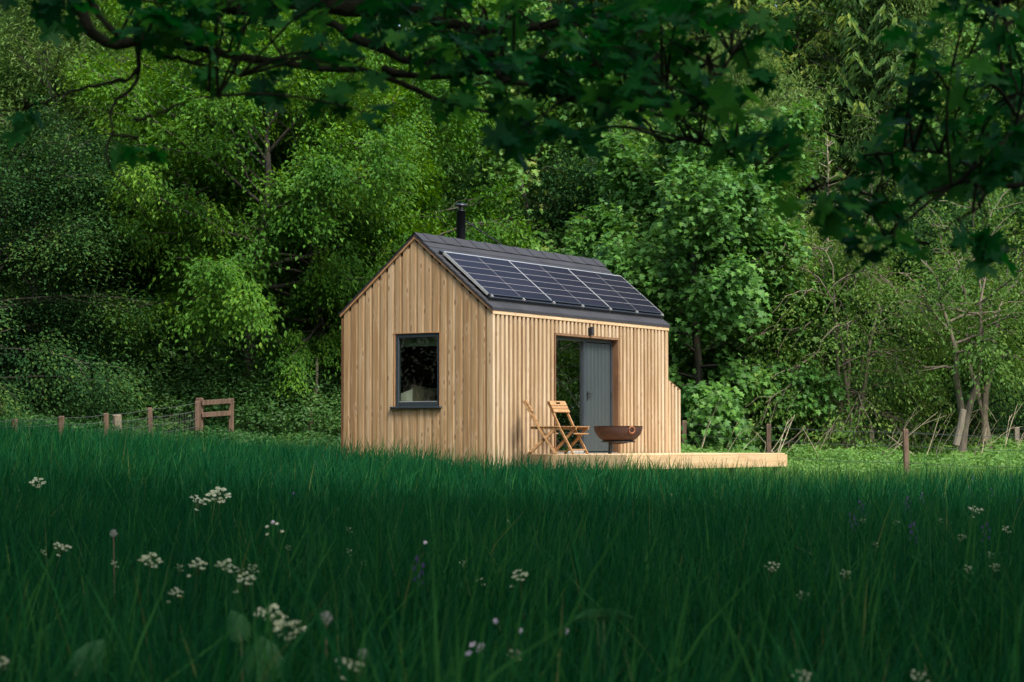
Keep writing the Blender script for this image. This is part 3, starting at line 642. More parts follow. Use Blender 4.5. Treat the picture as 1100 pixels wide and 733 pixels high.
# ------------------------------------------------------------------ deck
deck = empty('timber_deck', (CX, CY, 0), ANG, label='low raised softwood deck along the door side of the cabin', cat='deck')
KX0, KX1, KY, KZ = .95, 7.15, -1.934, .935
db = MB()
nb = 14
for k in range(nb):
    a = KY+(0-KY-.04)*k/nb; b = KY+(0-KY-.04)*(k+1)/nb; db.bevbox((KX0,a+.003,KZ-.03),(KX1,b-.003,KZ), .004, rng.uniform(.3,.7))
db.build('deck_boards', DECKW, deck)
MB().bevbox((KX0-.002,KY-.03,KZ-.25),(KX1+.03,KY-.002,KZ-.032), .004, .4).build('fascia', DECKW, deck)
MB().bevbox((KX0-.03,KY-.03,KZ-.25),(KX0-.003,-.01,KZ-.004), .004, .75).build('fascia', DECKW, deck)
MB().bevbox((KX1+.001,KY-.002,KZ-.25),(KX1+.03,-.01,KZ-.033), .004, .4).build('fascia', DECKW, deck)
for x in (1.1, 3.1, 5.1, 7.0):
    for y in (KY+.1, -.3): MB().box((x-.05,y-.05,-.1),(x+.05,y+.05,KZ-.26)).build('post', GREYW, deck)

# ------------------------------------------------------------------ folding chairs (local: faces +x)
def make_chair(label):
    t = empty('folding_chair', label=label, cat='chair', group='folding chairs on the deck')
    hw = .2
    for s in (-1, 1):
        y = s*hw
        m = MB(); m.bar((-.31,y,.87),(.0-.06,y,.42),.026,.04).bar((-.06,y,.42),(.21,y,.0),.026,.04); m.build('back_leg', CHAIRW, t)
        y2 = s*(hw-.035)
        MB().bar((.22,y2,.43),(-.24,y2,.0),.026,.042).build('front_leg', CHAIRW, t)
    sl = MB()
    for k in range(6): x = -.2+k*.078; sl.bevbox((x,-hw-.005,.44),(x+.066,hw+.005,.458), .004, rng.uniform(.3,.8))
    for s in (-1,1): sl.box((-.2,s*(hw-.03)-.012,.405),(.25,s*(hw-.03)+.012,.4398), .4)
    sl.bar((.22,-hw,.335),(.22,hw,.335),.03,.02)
    sl.build('seat', CHAIRW, t)
    MB().bar((-.2,-hw,.04),(-.2,hw,.04),.025,.025).build('stretcher', CHAIRW, t); MB().bar((.17,-hw,.07),(.17,hw,.07),.025,.025).build('stretcher', CHAIRW, t)
    a = np.array([-.30,0,.865]); d = norm(np.array([.25,0,-.45]))
    def slat(s0, s1, hole=False):
        m = MB(); p = a+d*s0; q = a+d*s1; w = hw+.02
        if not hole: m.bar((p+q)/2-[0,w,0], (p+q)/2+[0,w,0], .02, s1-s0, rng.uniform(.4,.7), up=-d); return m
        for y0, y1 in ((-w,-.06),(.06,w)): m.bar((p+q)/2+[0,y0,0],(p+q)/2+[0,y1,0],.02,s1-s0,.6,up=-d)
        hh = (s1-s0)*.3
        for (u0,u1) in ((s0,s0+hh),(s1-hh,s1)):
            c = a+d*(u0+u1)/2; m.bar(c-[0,.0605,0],c+[0,.0605,0],.0195,hh,.6,up=-d)
        return m
    off = np.array([.024,0,.0133])
    for s0, s1, h in ((0.0,.085,True),(.092,.15,False),(.157,.215,False)):
        o = slat(s0, s1, h).build('back_slat', CHAIRW, t); o.location = off
    return t
def solve_x(px, yl):
    lo, hi = -2., 9.
    for _ in range(60):
        m = (lo+hi)/2; w = loc2w(m, yl)
        if 550+F*w[0]/w[1] < px: lo = m
        else: hi = m
    return m
ch = make_chair('folding wooden chair seen in profile at the deck edge nearest the gable')
xl = solve_x(583.5, -.55); ch.location = (*loc2w(xl, -.55), KZ); ch.rotation_euler.z = R_(-4)
ch2 = make_chair('folding wooden chair with its slatted back in front of the glass door')
xl = solve_x(612.5, -.62); ch2.location = (*loc2w(xl, -.62), KZ); ch2.rotation_euler.z = R_(-38)

# ------------------------------------------------------------------ fire bowl
yl = -.95; xl = solve_x(664, yl); fb = empty('fire_bowl', (*loc2w(xl, yl), KZ), 0, label='round rusty iron fire bowl with ring handle on a short stand', cat='fire bowl')
an = np.linspace(0, math.pi*.46, 12); Rb = .415; hb = .30; zr = .465
prof = [(.02,zr-hb)]+[(Rb*math.sin(math.pi/2*k/12)**.9, zr-hb*math.cos(math.pi/2*k/12)**1.0) for k in range(1,13)]
inner = [(max(r-.012,0), z+.008) for r, z in prof[::-1]]
MB().lathe(prof+[(Rb+.006,zr+.004)]+[(Rb-.012,zr+.004)]+inner[1:], 48).build('bowl', RUST, fb, True)
MB().lathe([(.2,.19),(.29,.194),(.29,.215),(.2,.22)], 32).build('stand_ring', BLACK, fb)
MB().tube([(-.13,-.02,.2),(-.145,-.03,.0)], .032, 10).build('stand_leg', BLACK, fb)
rh = MB(); th = np.linspace(0, 2*math.pi, 21)
ax_ = norm(np.array([.5,-.86,0])); cpt = ax_*(Rb*.955)+[0,0,zr-.065]
tv = np.array([-ax_[1]*-1, -ax_[0], 0]); tv = norm(np.cross([0,0,1.], ax_))
rh.tube([cpt+ax_*.02+.055*(math.cos(q)*tv+math.sin(q)*np.array([0,0,1.])) for q in th], .012, 8)
rh.build('ring_handle', RUSTO, fb, True)

# ------------------------------------------------------------------ fences
def fence(name, posts, label, wires, net=None, pw=.1, mat=POSTW):
    """posts: (px, top py, Y); wires: fractions of post height"""
    f = empty(name, (0,0,0), label=label, cat='fence'); pts = []
    for px, py, Y in posts:
        tp = at(px, py, Y); gz = float(ground(tp[0], Y)); b = np.array([tp[0]+rng.normal(0,.02), Y, gz-.3]); pts.append((tp, gz))
        m = MB().bar(b, tp, pw*rng.uniform(.9,1.1), pw, rng.uniform(.3,.7), up=(0,1,0)); m.build('fence_post', mat, f)
    w = MB()
    for h in wires:
        for (a, ga), (b, gb) in zip(pts[:-1], pts[1:]):
            A = np.array([a[0],a[1]-pw/2,ga+(a[2]-ga)*h]); B = np.array([b[0],b[1]-pw/2,gb+(b[2]-gb)*h])
            s = np.linspace(0,1,7)[:,None]; w.tube(A+(B-A)*s-np.array([0,0,.05])*s*(1-s)*2, .0042, 4)
    if net:
        (a, ga), (b, gb) = pts[net[0]], pts[net[1]]
        for k in range(net[2]):
            s = (k+.5)/net[2]; p = a+(b-a)*s; g = ga+(gb-ga)*s; w.tube([(p[0],p[1]-pw/2,g+.05),(p[0],p[1]-pw/2,g+(p[2]-g)*net[3])], .0028, 3)
    w.build('wire_strands', WIRE, f)
    return f
fence('wire_fence', [(-40,452,36.5),(16,450,38.5),(66,447,41),(114,444,42.5),(161,438,44.5),(212,431,46.6)], 'stock fence of square posts and wire mesh climbing to the wooden gate', (.96,.78,.6,.42), (3,5,34,.78))
fence('wire_fence', [(735,452,47),(825.5,455.5,43.),(972.5,461,39.5),(1110,466,36.5),(1190,470,35)], 'nearer post and wire fence running past the end of the deck', (.95,.75,.5), pw=.1)
fence('wire_fence', [(690,452,54),(742,453,53.5),(858,456,53),(936,458,52.5),(981,457,52),(1092,459,51),(1190,462,50)], 'farther post and wire fence under the trees behind the dry stalks', (.95,.8,.62,.45), (1,4,60,.8), pw=.11, mat=GREYW)
gate = empty('wooden_gate', (0,0,0), label='two-rail wooden gate hung between a thick post and a dark post', cat='gate')
for px, y0, w_, nm in ((214.5,427.5,.17,'gate_post'),(248.5,428,.11,'gate_post')):
    tp = at(px, y0, 47); gz = float(ground(tp[0], 47)); MB().bar((tp[0],47,gz-.2), tp, w_, w_, .35, up=(0,1,0)).build(nm, POSTW, gate)
for ya, yb in ((433,431),(446,444)): MB().bar(at(217,ya,46.9), at(248,yb,46.9), .05, .11, .6).build('rail', POSTW, gate)
def post(name, px0, y0, px1, y1, Y, r, mat, label, cat='post'):
    a = at(px0, y0, Y); b = at(px1, y1, Y+.1); o = MB().tube([b, (a+b)/2+[.01,0,0], a], [r*1.05, r, r*.95], 9).build(name, mat); return tag(o, label, cat)
post('leaning_post', 1035, 440, 1027, 478, 46.5, .075, GREYW, 'short grey leaning post in front of the forked tree')
post('marker_pole', 340.5, 384, 339.5, 425, 50, .035, STRAW, 'thin pale marker pole standing in the brambles beside the cabin')
post('old_post', 125.5, 446, 125.5, 475, 45.5, .1, GREYW, 'grey weathered old post just behind the square fence posts')
post('old_post', 333, 441, 333, 470, 48.5, .06, POSTW, 'short brown stump of a post half hidden in the brambles by the gable')

# ------------------------------------------------------------------ undergrowth
def scatter(name, n, xy, hfun, ls, tpl, mat, seed, spread=.35, wid=1., stems=0):
    r = np.random.default_rng(seed); P = xy(r, n); loc = P.T-np.array([[CX],[CY]]); lx = cl@loc; ly = cw@loc
    P = P[~(((lx > -.1) & (lx < BX1+.1) & (ly > -.1) & (ly < W+.1)) | ((lx > KX0-.15) & (lx < KX1+.15) & (ly > KY-.15) & (ly < .1)) | ((lx < KX1+.25) & (ly < .1) & (P[:,0] > 0) & (P[:,1] < 42)))]; x, y = P[:,0], P[:,1]
    h = hfun(x, y); u = 1-r.uniform(0,1,len(x))**1.6*.9
    z = ground(x, y)+h*u
    A = norm(r.normal(0,1,(len(x),3))*[1,1,.4]+[0,-.2,-.15]); N = norm(np.array([0,-.25,.9])+r.normal(0,.45,(len(x),3)))
    t = np.clip(.45+.22*np.sin(x*2.1+np.sin(y*1.7)*2)*np.sin(y*1.3+x*.5)+r.normal(0,.15,len(x)), 0, 1)
    mb = MB(); mb.place(tpl, np.c_[x,y,z], A, N, ls*r.uniform(.55,1.3,len(x)), t, wid)
    return tag(mb.build(name, mat), kind='stuff')
def quad_xy(pa, Y0, Y1):
    def f(r, n):
        Y = np.sqrt(r.uniform(Y0*Y0, Y1*Y1, n)); px = r.uniform(pa[0], pa[1], n); return np.c_[(px-550)/F*Y, Y]
    return f
def bump(x, y, s=1.):
    return .5+.28*np.sin(x*1.3*s+1.7*np.sin(y*.6))+.22*np.sin(x*2.9*s+y*1.1)+.15*np.sin(y*2.3-x*4.1*s)
def bank(x, y):                                            # bramble mound behind the fence
    px = 550+F*x/y
    e = sstep(40,150,px)*(1-.25*sstep(230,400,px))
    return (.35+2.1*np.exp(-((y-50.5)/2.2)**2)*e*(.75+.5*bump(x,y)))
scatter('bramble_bank', 64000, quad_xy((-40,470), 47.6, 54), bank, .11, OVAL, L_BRAM, 90)
scatter('low_undergrowth', 26000, quad_xy((-60,430), 42.3, 48.8), lambda x, y: .2+.26*bump(x,y)+.06*sstep(-4.5,-6.5,x), .1, OVAL, L_BRAM, 91)
scatter('nettle_bed', 95000, quad_xy((640,1180), 33., 47), lambda x, y: (.4+.32*bump(x,y,1.4))*(.55+.45*sstep(36.5,41,y+.5*np.maximum(x-4,0))), .085, OVAL, L_NET, 92)
scatter('nettle_bed', 34000, quad_xy((640,1200), 46.5, 54), lambda x, y: .3+.3*bump(x,y), .11, OVAL, L_NET, 93)
scatter('wood_undergrowth', 42000, quad_xy((560,1220), 53, 60), lambda x, y: .2+.45*bump(x,y,.8)*sstep(53,57,y), .11, OVAL, L_DARK, 94)
# dry stalks by the wire fence
protos = []
for k in range(5):
    r = np.random.default_rng(200+k); m = MB(); Lk = (.9,1.2,1.5,.8,1.1)[k]
    d = norm(np.array([r.uniform(.15,.8), r.normal(0,.2), 1.])); p = bez(np.zeros(3), d, Lk, 7, r.uniform(.0,.2), r, .03)
    m.tube(p, np.linspace(.009,.004,7), 4)
    for q in range((0,1,2,0,1)[k]):
        b = p[r.integers(2,6)]; m.tube(bez(b, norm(np.array([r.normal(.3,.5), r.normal(0,.4), .7])), Lk*.35, 4, .1, r, .04), np.linspace(.005,.003,4), 3)
    protos.append(m.mesh('dry_stalk', STRAW))
r = np.random.default_rng(77)
for k in range(84):
    px = r.uniform(735,860) if k < 42 else r.uniform(860,1100); Y = r.uniform(46,52); x = (px-550)/F*Y
    o = link('dry_stalk', protos[k % 5]); o.location = (x, Y, float(ground(x, Y))+.38); o.rotation_euler = (r.normal(0,.12), r.normal(0,.15), r.uniform(-.9,.9)+(math.pi if r.random() < .2 else 0)); s = r.uniform(.75,1.25); o.scale = (s,s,s)
    if k < 42: tag(o, 'bleached dry stalk arching over the nettles between the cabin end and the hazel', 'dry stalk', 'dry stalks by the cabin end')
    else: tag(o, 'bleached dry stalk tangled in the wire fence below the hazel and forked tree', 'dry stalk', 'dry stalks below the hazel')

# ------------------------------------------------------------------ meadow grass
def grass():
    r = np.random.default_rng(8); mb = MB()
    n_seg = 4
    def band(d0, d1, dens, w, hm, hs, dt=0.):
        area_n = int(.24*1.22*(d1*d1-d0*d0)*dens)
        y = np.sqrt(r.uniform(d0*d0, d1*d1, area_n)); x = r.uniform(-1,1,area_n)*(.24*1.16*y+.9)
        tk = r.integers(0, max(area_n//9,1), area_n); tc = r.permutation(area_n)[:max(area_n//9,1)]      # tufts
        cx, cy = x[tc][tk], y[tc][tk]; pull = r.random(area_n) < .55
        x = np.where(pull, cx+r.normal(0,.035+.002*y.mean(),area_n), x); y = np.where(pull, cy+r.normal(0,.035+.002*d0,area_n), y)
        loc = np.array([x-CX, y-CY]); lx = cl@loc; ly = cw@loc
        ok = ~((lx > -.03) & (ly > -.03) & (ly < W+.05) & (lx < L)) & ~((lx > KX0-.04) & (lx < KX1+.05) & (ly > KY-.04) & (ly < 0)) & (y > d0-.3)
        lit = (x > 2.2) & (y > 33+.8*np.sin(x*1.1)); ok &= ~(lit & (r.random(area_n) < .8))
        x, y = x[ok], y[ok]; tk = tk[ok]; n = len(x)
        tuft = r.normal(0,1,area_n)[tk]; patch = np.sin(x*1.1+1.3*np.sin(y*.8))*np.sin(y*.9+.7*x)
        h = hm*(1+.13*tuft+.14*patch)*np.clip(r.normal(1,hs,n),.35,1.6)
        az = r.uniform(0,2*math.pi,n)+.0; az = np.where(r.random(n) < .4, .5+r.normal(0,.8,n), az)
        lean = np.abs(r.normal(.09,.12,n)); curl = np.abs(r.normal(.14,.22,n))*(r.random(n) < .9)+ (r.random(n) < .06)*.8
        s = np.linspace(0,1,n_seg+1)[None]; bend = lean[:,None]*s+curl[:,None]*s*s
        hx = h[:,None]*bend; hz = h[:,None]*s*np.sqrt(np.clip(1-.35*bend**2,.25,1))
        px = x[:,None]+np.cos(az)[:,None]*hx; py = y[:,None]+np.sin(az)[:,None]*hx; pz = ground(x,y)[:,None]-.02+hz
        face = r.uniform(0,2*math.pi,n)
        wd = w*r.uniform(.6,1.5,n); prof = np.array([.75,1,.92,.6,.04])[None]*wd[:,None]
        ox, oy = np.cos(face)[:,None]*prof, np.sin(face)[:,None]*prof
        V = np.stack([np.stack([px-ox,py-oy,pz],-1), np.stack([px+ox,py+oy,pz],-1)], 2).reshape(n,-1,3)
        tf = np.array([(2*i,2*i+1,2*i+3,2*i+2) for i in range(n_seg)])
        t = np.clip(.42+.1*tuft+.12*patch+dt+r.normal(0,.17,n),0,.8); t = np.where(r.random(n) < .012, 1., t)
        t = np.where((x > 1.5) & (y > 30.5+1.2*np.sin(x)), np.clip(t+.33, 0, .97), t)  # sunlit strip: the sun's yellow-green put into the blade tone
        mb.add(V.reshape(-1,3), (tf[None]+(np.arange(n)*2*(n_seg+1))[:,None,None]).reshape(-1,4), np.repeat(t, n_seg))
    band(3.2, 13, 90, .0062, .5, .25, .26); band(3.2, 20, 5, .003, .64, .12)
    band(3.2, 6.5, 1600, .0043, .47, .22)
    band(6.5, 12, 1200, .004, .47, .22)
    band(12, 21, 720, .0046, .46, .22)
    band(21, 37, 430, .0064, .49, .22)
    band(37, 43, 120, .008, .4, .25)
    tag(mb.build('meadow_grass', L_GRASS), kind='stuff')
grass()

# ------------------------------------------------------------------ meadow flowers
def umbel_mesh(seed, rad, heads, dens=1.):
    r = np.random.default_rng(seed); st = MB(); pt = MB(); top = np.array([0,0,0.])
    Hs = .5; st.tube([(0,0,-Hs),(r.normal(0,.02),r.normal(0,.02),-Hs/2),(0,0,-.05)], [.004,.0035,.003], 5)
    for k in range(heads):
        a = k*2.4; rr = rad*math.sqrt((k+.4)/heads)*1.0; c = np.array([rr*math.cos(a), rr*math.sin(a), .018*r.normal()-.25*rr*rr/rad])
        st.tube([(0,0,-.05), c*.6+[0,0,-.012], c], [.0018,.0014,.0012], 3, .5, False)
        n = int(26*dens); an = r.uniform(0,6.28,n); q = rad*.17*np.sqrt(r.uniform(0,1,n)); P = c+np.c_[q*np.cos(an), q*np.sin(an), .012-12*q*q*.3]
        pt.place(OVAL, P, norm(r.normal(0,1,(n,3))*[1,1,.3]), norm(np.array([0,0,1.])+r.normal(0,.5,(n,3))), rad*.15*r.uniform(.7,1.3,n), np.clip(r.normal(.6,.25,n),0,1), 2.0)
    return st.mesh('stem', STEMG, True), pt.mesh('umbel', PETALW)
UM = [umbel_mesh(300,.045,13), umbel_mesh(301,.06,18), umbel_mesh(302,.035,11), umbel_mesh(303,.055,14,.7)]
def flower(name, px, py, Y, meshes, s=1., label='', cat='flower', group=None, tilt=(0,0), names=('stem','umbel')):
    p = at(px, py, Y); o = empty(name, p, float(np.random.default_rng(int(px*7+py)).uniform(-.7,.7)), label=label, cat=cat, group=group); s *= .86; o.scale = (s,s,s); o.rotation_euler = (tilt[0], tilt[1], o.rotation_euler.z)
    for nm, me in zip(names, meshes): link(nm, me, o)
    return o
GP = 'cow parsley heads in the dark meadow'
for px, py, Y, k, s, lb in ((291,659,7.2,1,1.0,'cream cow parsley head of loose florets beside the big dock leaf'),(310,675,7.0,1,.95,'dense cream cow parsley head leaning out beside the dock leaf, lowest of the pair'),
        (162,601,9.5,1,.95,'flat cow parsley head on a reddish stem'),(213,608,9.2,0,1.05,'cow parsley head just beside a flat-topped one in mid meadow'),(243,607,9.3,1,.85,'flat-topped cow parsley head beside a looser round head'),
        (264,624,8.6,0,1.1,'round loose cow parsley head below two paler heads'),(189,638,8.2,0,.75,'small cow parsley head with a buttercup beside it'),(272,610,9.2,2,.8,'tiny cow parsley head in bud above a round loose head'),
        (374,716,6.0,3,.8,'cow parsley head next to the dandelion clocks at the bottom edge'),(386,716,6.1,2,.7,'small cow parsley floret cluster beside the second dandelion clock'),
        (235,531,19,1,2.0,'wide arched white cow parsley head standing above the others far up the meadow'),(214,539,18,3,1.7,'greenish cow parsley head beside the wide arched white head'),
        (40,518,22,1,1.5,'pale cow parsley head near the meadow edge below the fence posts'),(66,589,11,3,.9,'faint cow parsley head at the meadow margin below the evergreens'),
        (558,620,8.7,0,.95,'white cow parsley head of seven florets under the deck corner'),(553,703,6.3,2,.75,'yellowish cow parsley buds near the pink flower'),
        (830,608,9.5,2,1.0,'lone small cow parsley head in the middle of the shaded meadow'),(1047,549,15,3,1.1,'spread cow parsley head with separate florets under the nearer fence'),
        (1081,568,13,2,.9,'small cow parsley head beside the spread one near the picture edge'),(3,715,6.2,0,.8,'cow parsley head cut by the edge of the picture'),
        (1033,577,12,2,.8,'thin cow parsley spike below the spread cow parsley head'),(988,726,5.7,2,.8,'cow parsley buds at the bottom edge below the shaded grass'),(862,726,5.8,2,.8,'pale cow parsley tuft at the bottom edge right of centre')):
    flower('cow_parsley', px, py, Y, UM[k], s, lb, group=GP, tilt=(.45,.1))
r = np.random.default_rng(41)
for k in range(26):
    px, py = r.uniform(10,1090), r.uniform(515,640); Y = .58*F/(py-477)*r.uniform(.95,1.05); Y = min(Y, 28)
    flower('cow_parsley', px, py, Y, UM[2], r.uniform(.55,.8), 'tiny pale cow parsley head almost lost in the dark meadow grass', group='tiny cow parsley heads', tilt=(.3,.2))
def bluebell():
    r = np.random.default_rng(9); st = MB().tube([(0,0,-.42),(.01,0,-.15),(.0,0,.0),(.03,0,.035)], [.004,.0035,.003,.002], 5); pt = MB()
    for k in range(8):
        z = -.1+.018*k; a = k*2.4; p = np.array([.018*math.cos(a),.018*math.sin(a),z])
        for q in range(5): b = q*1.2566; pt.place(SLIM, p[None], np.array([[.35*math.cos(b)+.4*math.cos(a),.35*math.sin(b)+.4*math.sin(a),-1]]), np.array([[math.cos(b),math.sin(b),.2]]), np.array([.035]), np.array([r.uniform(0,1)]), 1.6)
    return st.mesh('stem', STEMG, True), pt.mesh('blossom', PETALB)
BB = bluebell()
for k, (px, py) in enumerate([(340,497),(376,503),(317,531),(439,518),(450,601),(277,508),(155,508),(981,564),(1045,512),(1086,510),(916,554),(925,540),(950,526),(975,536),(1059,565),(1096,533),(1042,524),(991,531),(851,517),(1066,526),(1087,524),(202,511),(391,515),(312,510)]):
    Y = min(.55*F/max(py-477,8), 31); s = 1.15 if py > 530 else 1.0
    flower('bluebell', px, py, Y, BB, s, 'violet bluebell in the shaded grass %s' % ('below the nearer wire fence' if px > 700 else 'below the gable wall and gate'), group='bluebells below the wire fence' if px > 700 else 'bluebells below the gable', names=('stem','blossom'))
def small_flower(mat, n, rad, seed):
    r = np.random.default_rng(seed); st = MB().tube([(0,0,-.4),(.005,0,-.2),(0,0,-.01)], [.003,.0025,.002], 5); pt = MB()
    for k in range(n):
        c = np.array([r.normal(0,rad*.55), r.normal(0,rad*.55), r.normal(0,rad*.5)]); 
        for q in range(5):
            b = q*1.2566+k; pt.place(OVAL, c[None], np.array([[math.cos(b),math.sin(b),.25]]), np.array([[0,0,1.]]), np.array([rad*.75]), np.array([r.uniform(0,1)]), 1.3)
    return st.mesh('stem', STEMG, True), pt.mesh('petals', mat)
SF = [small_flower(PETALP, 5, .022, 1), small_flower(PETALP, 2, .018, 2), small_flower(PETALW, 2, .02, 3)]
for px, py, Y, k, lb in ((515,697,6.4,0,'pale pink cuckoo flower cluster near the bottom of the meadow'),(533,667,7.2,1,'small white flower just above the pink cuckoo flower'),(557,678,6.9,1,'tiny white flower pair beside the yellowish parsley buds'),(607,678,6.9,1,'two white blossoms on one stem, apart from the pink cluster'),
        (286,571,11,2,'white daisy-like flower, lower of three together in mid meadow'),(299,568,11,2,'white daisy-like flower nearest the gable of three together'),(292,561,11.3,1,'topmost of the three white flowers together in mid meadow'),(456,583,11,1,'lone white flower in the grass under the gable window')):
    flower('white_flower' if k else 'pink_flower', px, py, Y, SF[k], 1., lb, tilt=(.75,0), names=('stem','petals'))
def clock():
    r = np.random.default_rng(4); n = 120; d = norm(r.normal(0,1,(n,3))); pt = MB()
    pt.place(SLIM, d*.004, d, norm(r.normal(0,1,(n,3))), np.full(n,.021), r.uniform(0,1,n), .12)
    for q in range(4): pt.place(SLIM, d*.02, norm(d*.5+r.normal(0,.6,(n,3))), d+r.normal(0,.1,(n,3)), np.full(n,.008), r.uniform(0,1,n), .25)
    return MB().tube([(.012,0,-.5),(.006,0,-.25),(0,0,0)], [.0035,.003,.0028], 6).lathe([(.001,-.005),(.005,-.002),(.006,.003),(.001,.006)], 8).mesh('stem', STEMR, True), pt.mesh('seed_head', FLUFF)
DC = clock()
flower('dandelion_clock', 350, 664, 6.7, DC, 1., 'round grey dandelion clock on a tall reddish stem', names=('stem','seed_head'))
flower('dandelion_clock', 389, 703, 6.2, DC, .85, 'half-blown dandelion clock close above the bottom-edge parsley', names=('stem','seed_head'))
flower('dandelion_clock', 122, 573, 10.5, DC, .9, 'small distant dandelion clock in the meadow below the fence', names=('stem','seed_head'))
bc = MB()
for q in range(5): b = q*1.2566; bc.place(OVAL, np.zeros((1,3)), np.array([[math.cos(b),math.sin(b),.5]]), np.array([[0,0,1.]]), np.array([.014]), np.array([.5]), 1.6)
BUT = (MB().tube([(0,0,-.4),(0,0,0)], .002, 5).mesh('stem', STEMG), bc.mesh('petals', leaf_mat('yellow_petal', [(0,(.7,.5,.02)),(1,(.8,.6,.03))], .2, vary=0)))
flower('buttercup', 194.5, 642, 8.1, BUT, 1.1, 'single yellow buttercup beside a small cow parsley head', names=('stem','petals'))
def dock(name, px, py, Y, Ls, wd, dirv, label, nleaf=1):
    p = at(px, py, Y); o = empty(name, (p[0],p[1],float(ground(p[0],p[1]))), label=label, cat='plant'); r = np.random.default_rng(int(px)); gz = float(ground(p[0],p[1]))
    for q in range(nleaf):
        d = norm(np.array(dirv[q], float)); b = np.array([0,0,p[2]-gz])-d*Ls*.1
        m = MB(); n = 12; s = np.linspace(0,1,n); side = norm(np.cross(d, [0,1.,.3])); nr = np.cross(side, d)
        w_ = wd*np.sin(math.pi*np.clip(s*.93+.06,0,1))**.65*(1.15-.55*s)
        V = []
        for i in range(n):
            c = b+d*Ls*s[i]+np.array([0,0,-.18*Ls])*s[i]**2
            for u in (-1,-.5,0,.5,1): V.append(c+side*w_[i]*u*.5*(1+.07*math.sin(i*1.9)*abs(u))+nr*(.1*wd*u*u+.02*wd*math.sin(i*2.6)*abs(u)))
        i_ = np.arange(n-1)[:,None]*5; j_ = np.arange(4)[None]
        m.add(np.array(V), np.stack([i_+j_,i_+j_+1,i_+j_+6,i_+j_+5],-1).reshape(-1,4), r.uniform(.3,.8))
        lf = m.build('leaf', L_DOCK, o, True)
        k = MB().tube([b+d*Ls*t+np.array([0,0,-.18*Ls])*t*t-nr*-.002 for t in np.linspace(-.05,.9,8)], np.linspace(.004,.001,8), 5); k.tube([(0,0,0), b*.5+[.01,0,0], b], [.006,.005,.004], 5)
        k.build('midrib', STEMG, lf)
    return o
dock('dock_plant', 283, 728, 6.0, .17, .125, [(-.12,.3,.9)], 'broad dock leaf with pale midrib standing up at the bottom edge')
dock('dock_plant', 258, 685, 6.3, .12, .08, [(-.3,.3,.9)], 'narrower dock leaf just behind the broad dock leaf')
dock('dock_plant', 84, 722, 6.0, .15, .085, [(.45,.2,.75)], 'dock leaf leaning over near the bottom corner below the fence')
dock('dock_plant', 645, 662, 7.2, .14, .055, [(-.7,-.6,.12),(.75,-.5,.16)], 'low dock plant with two spread leaves below the fire bowl', 2)

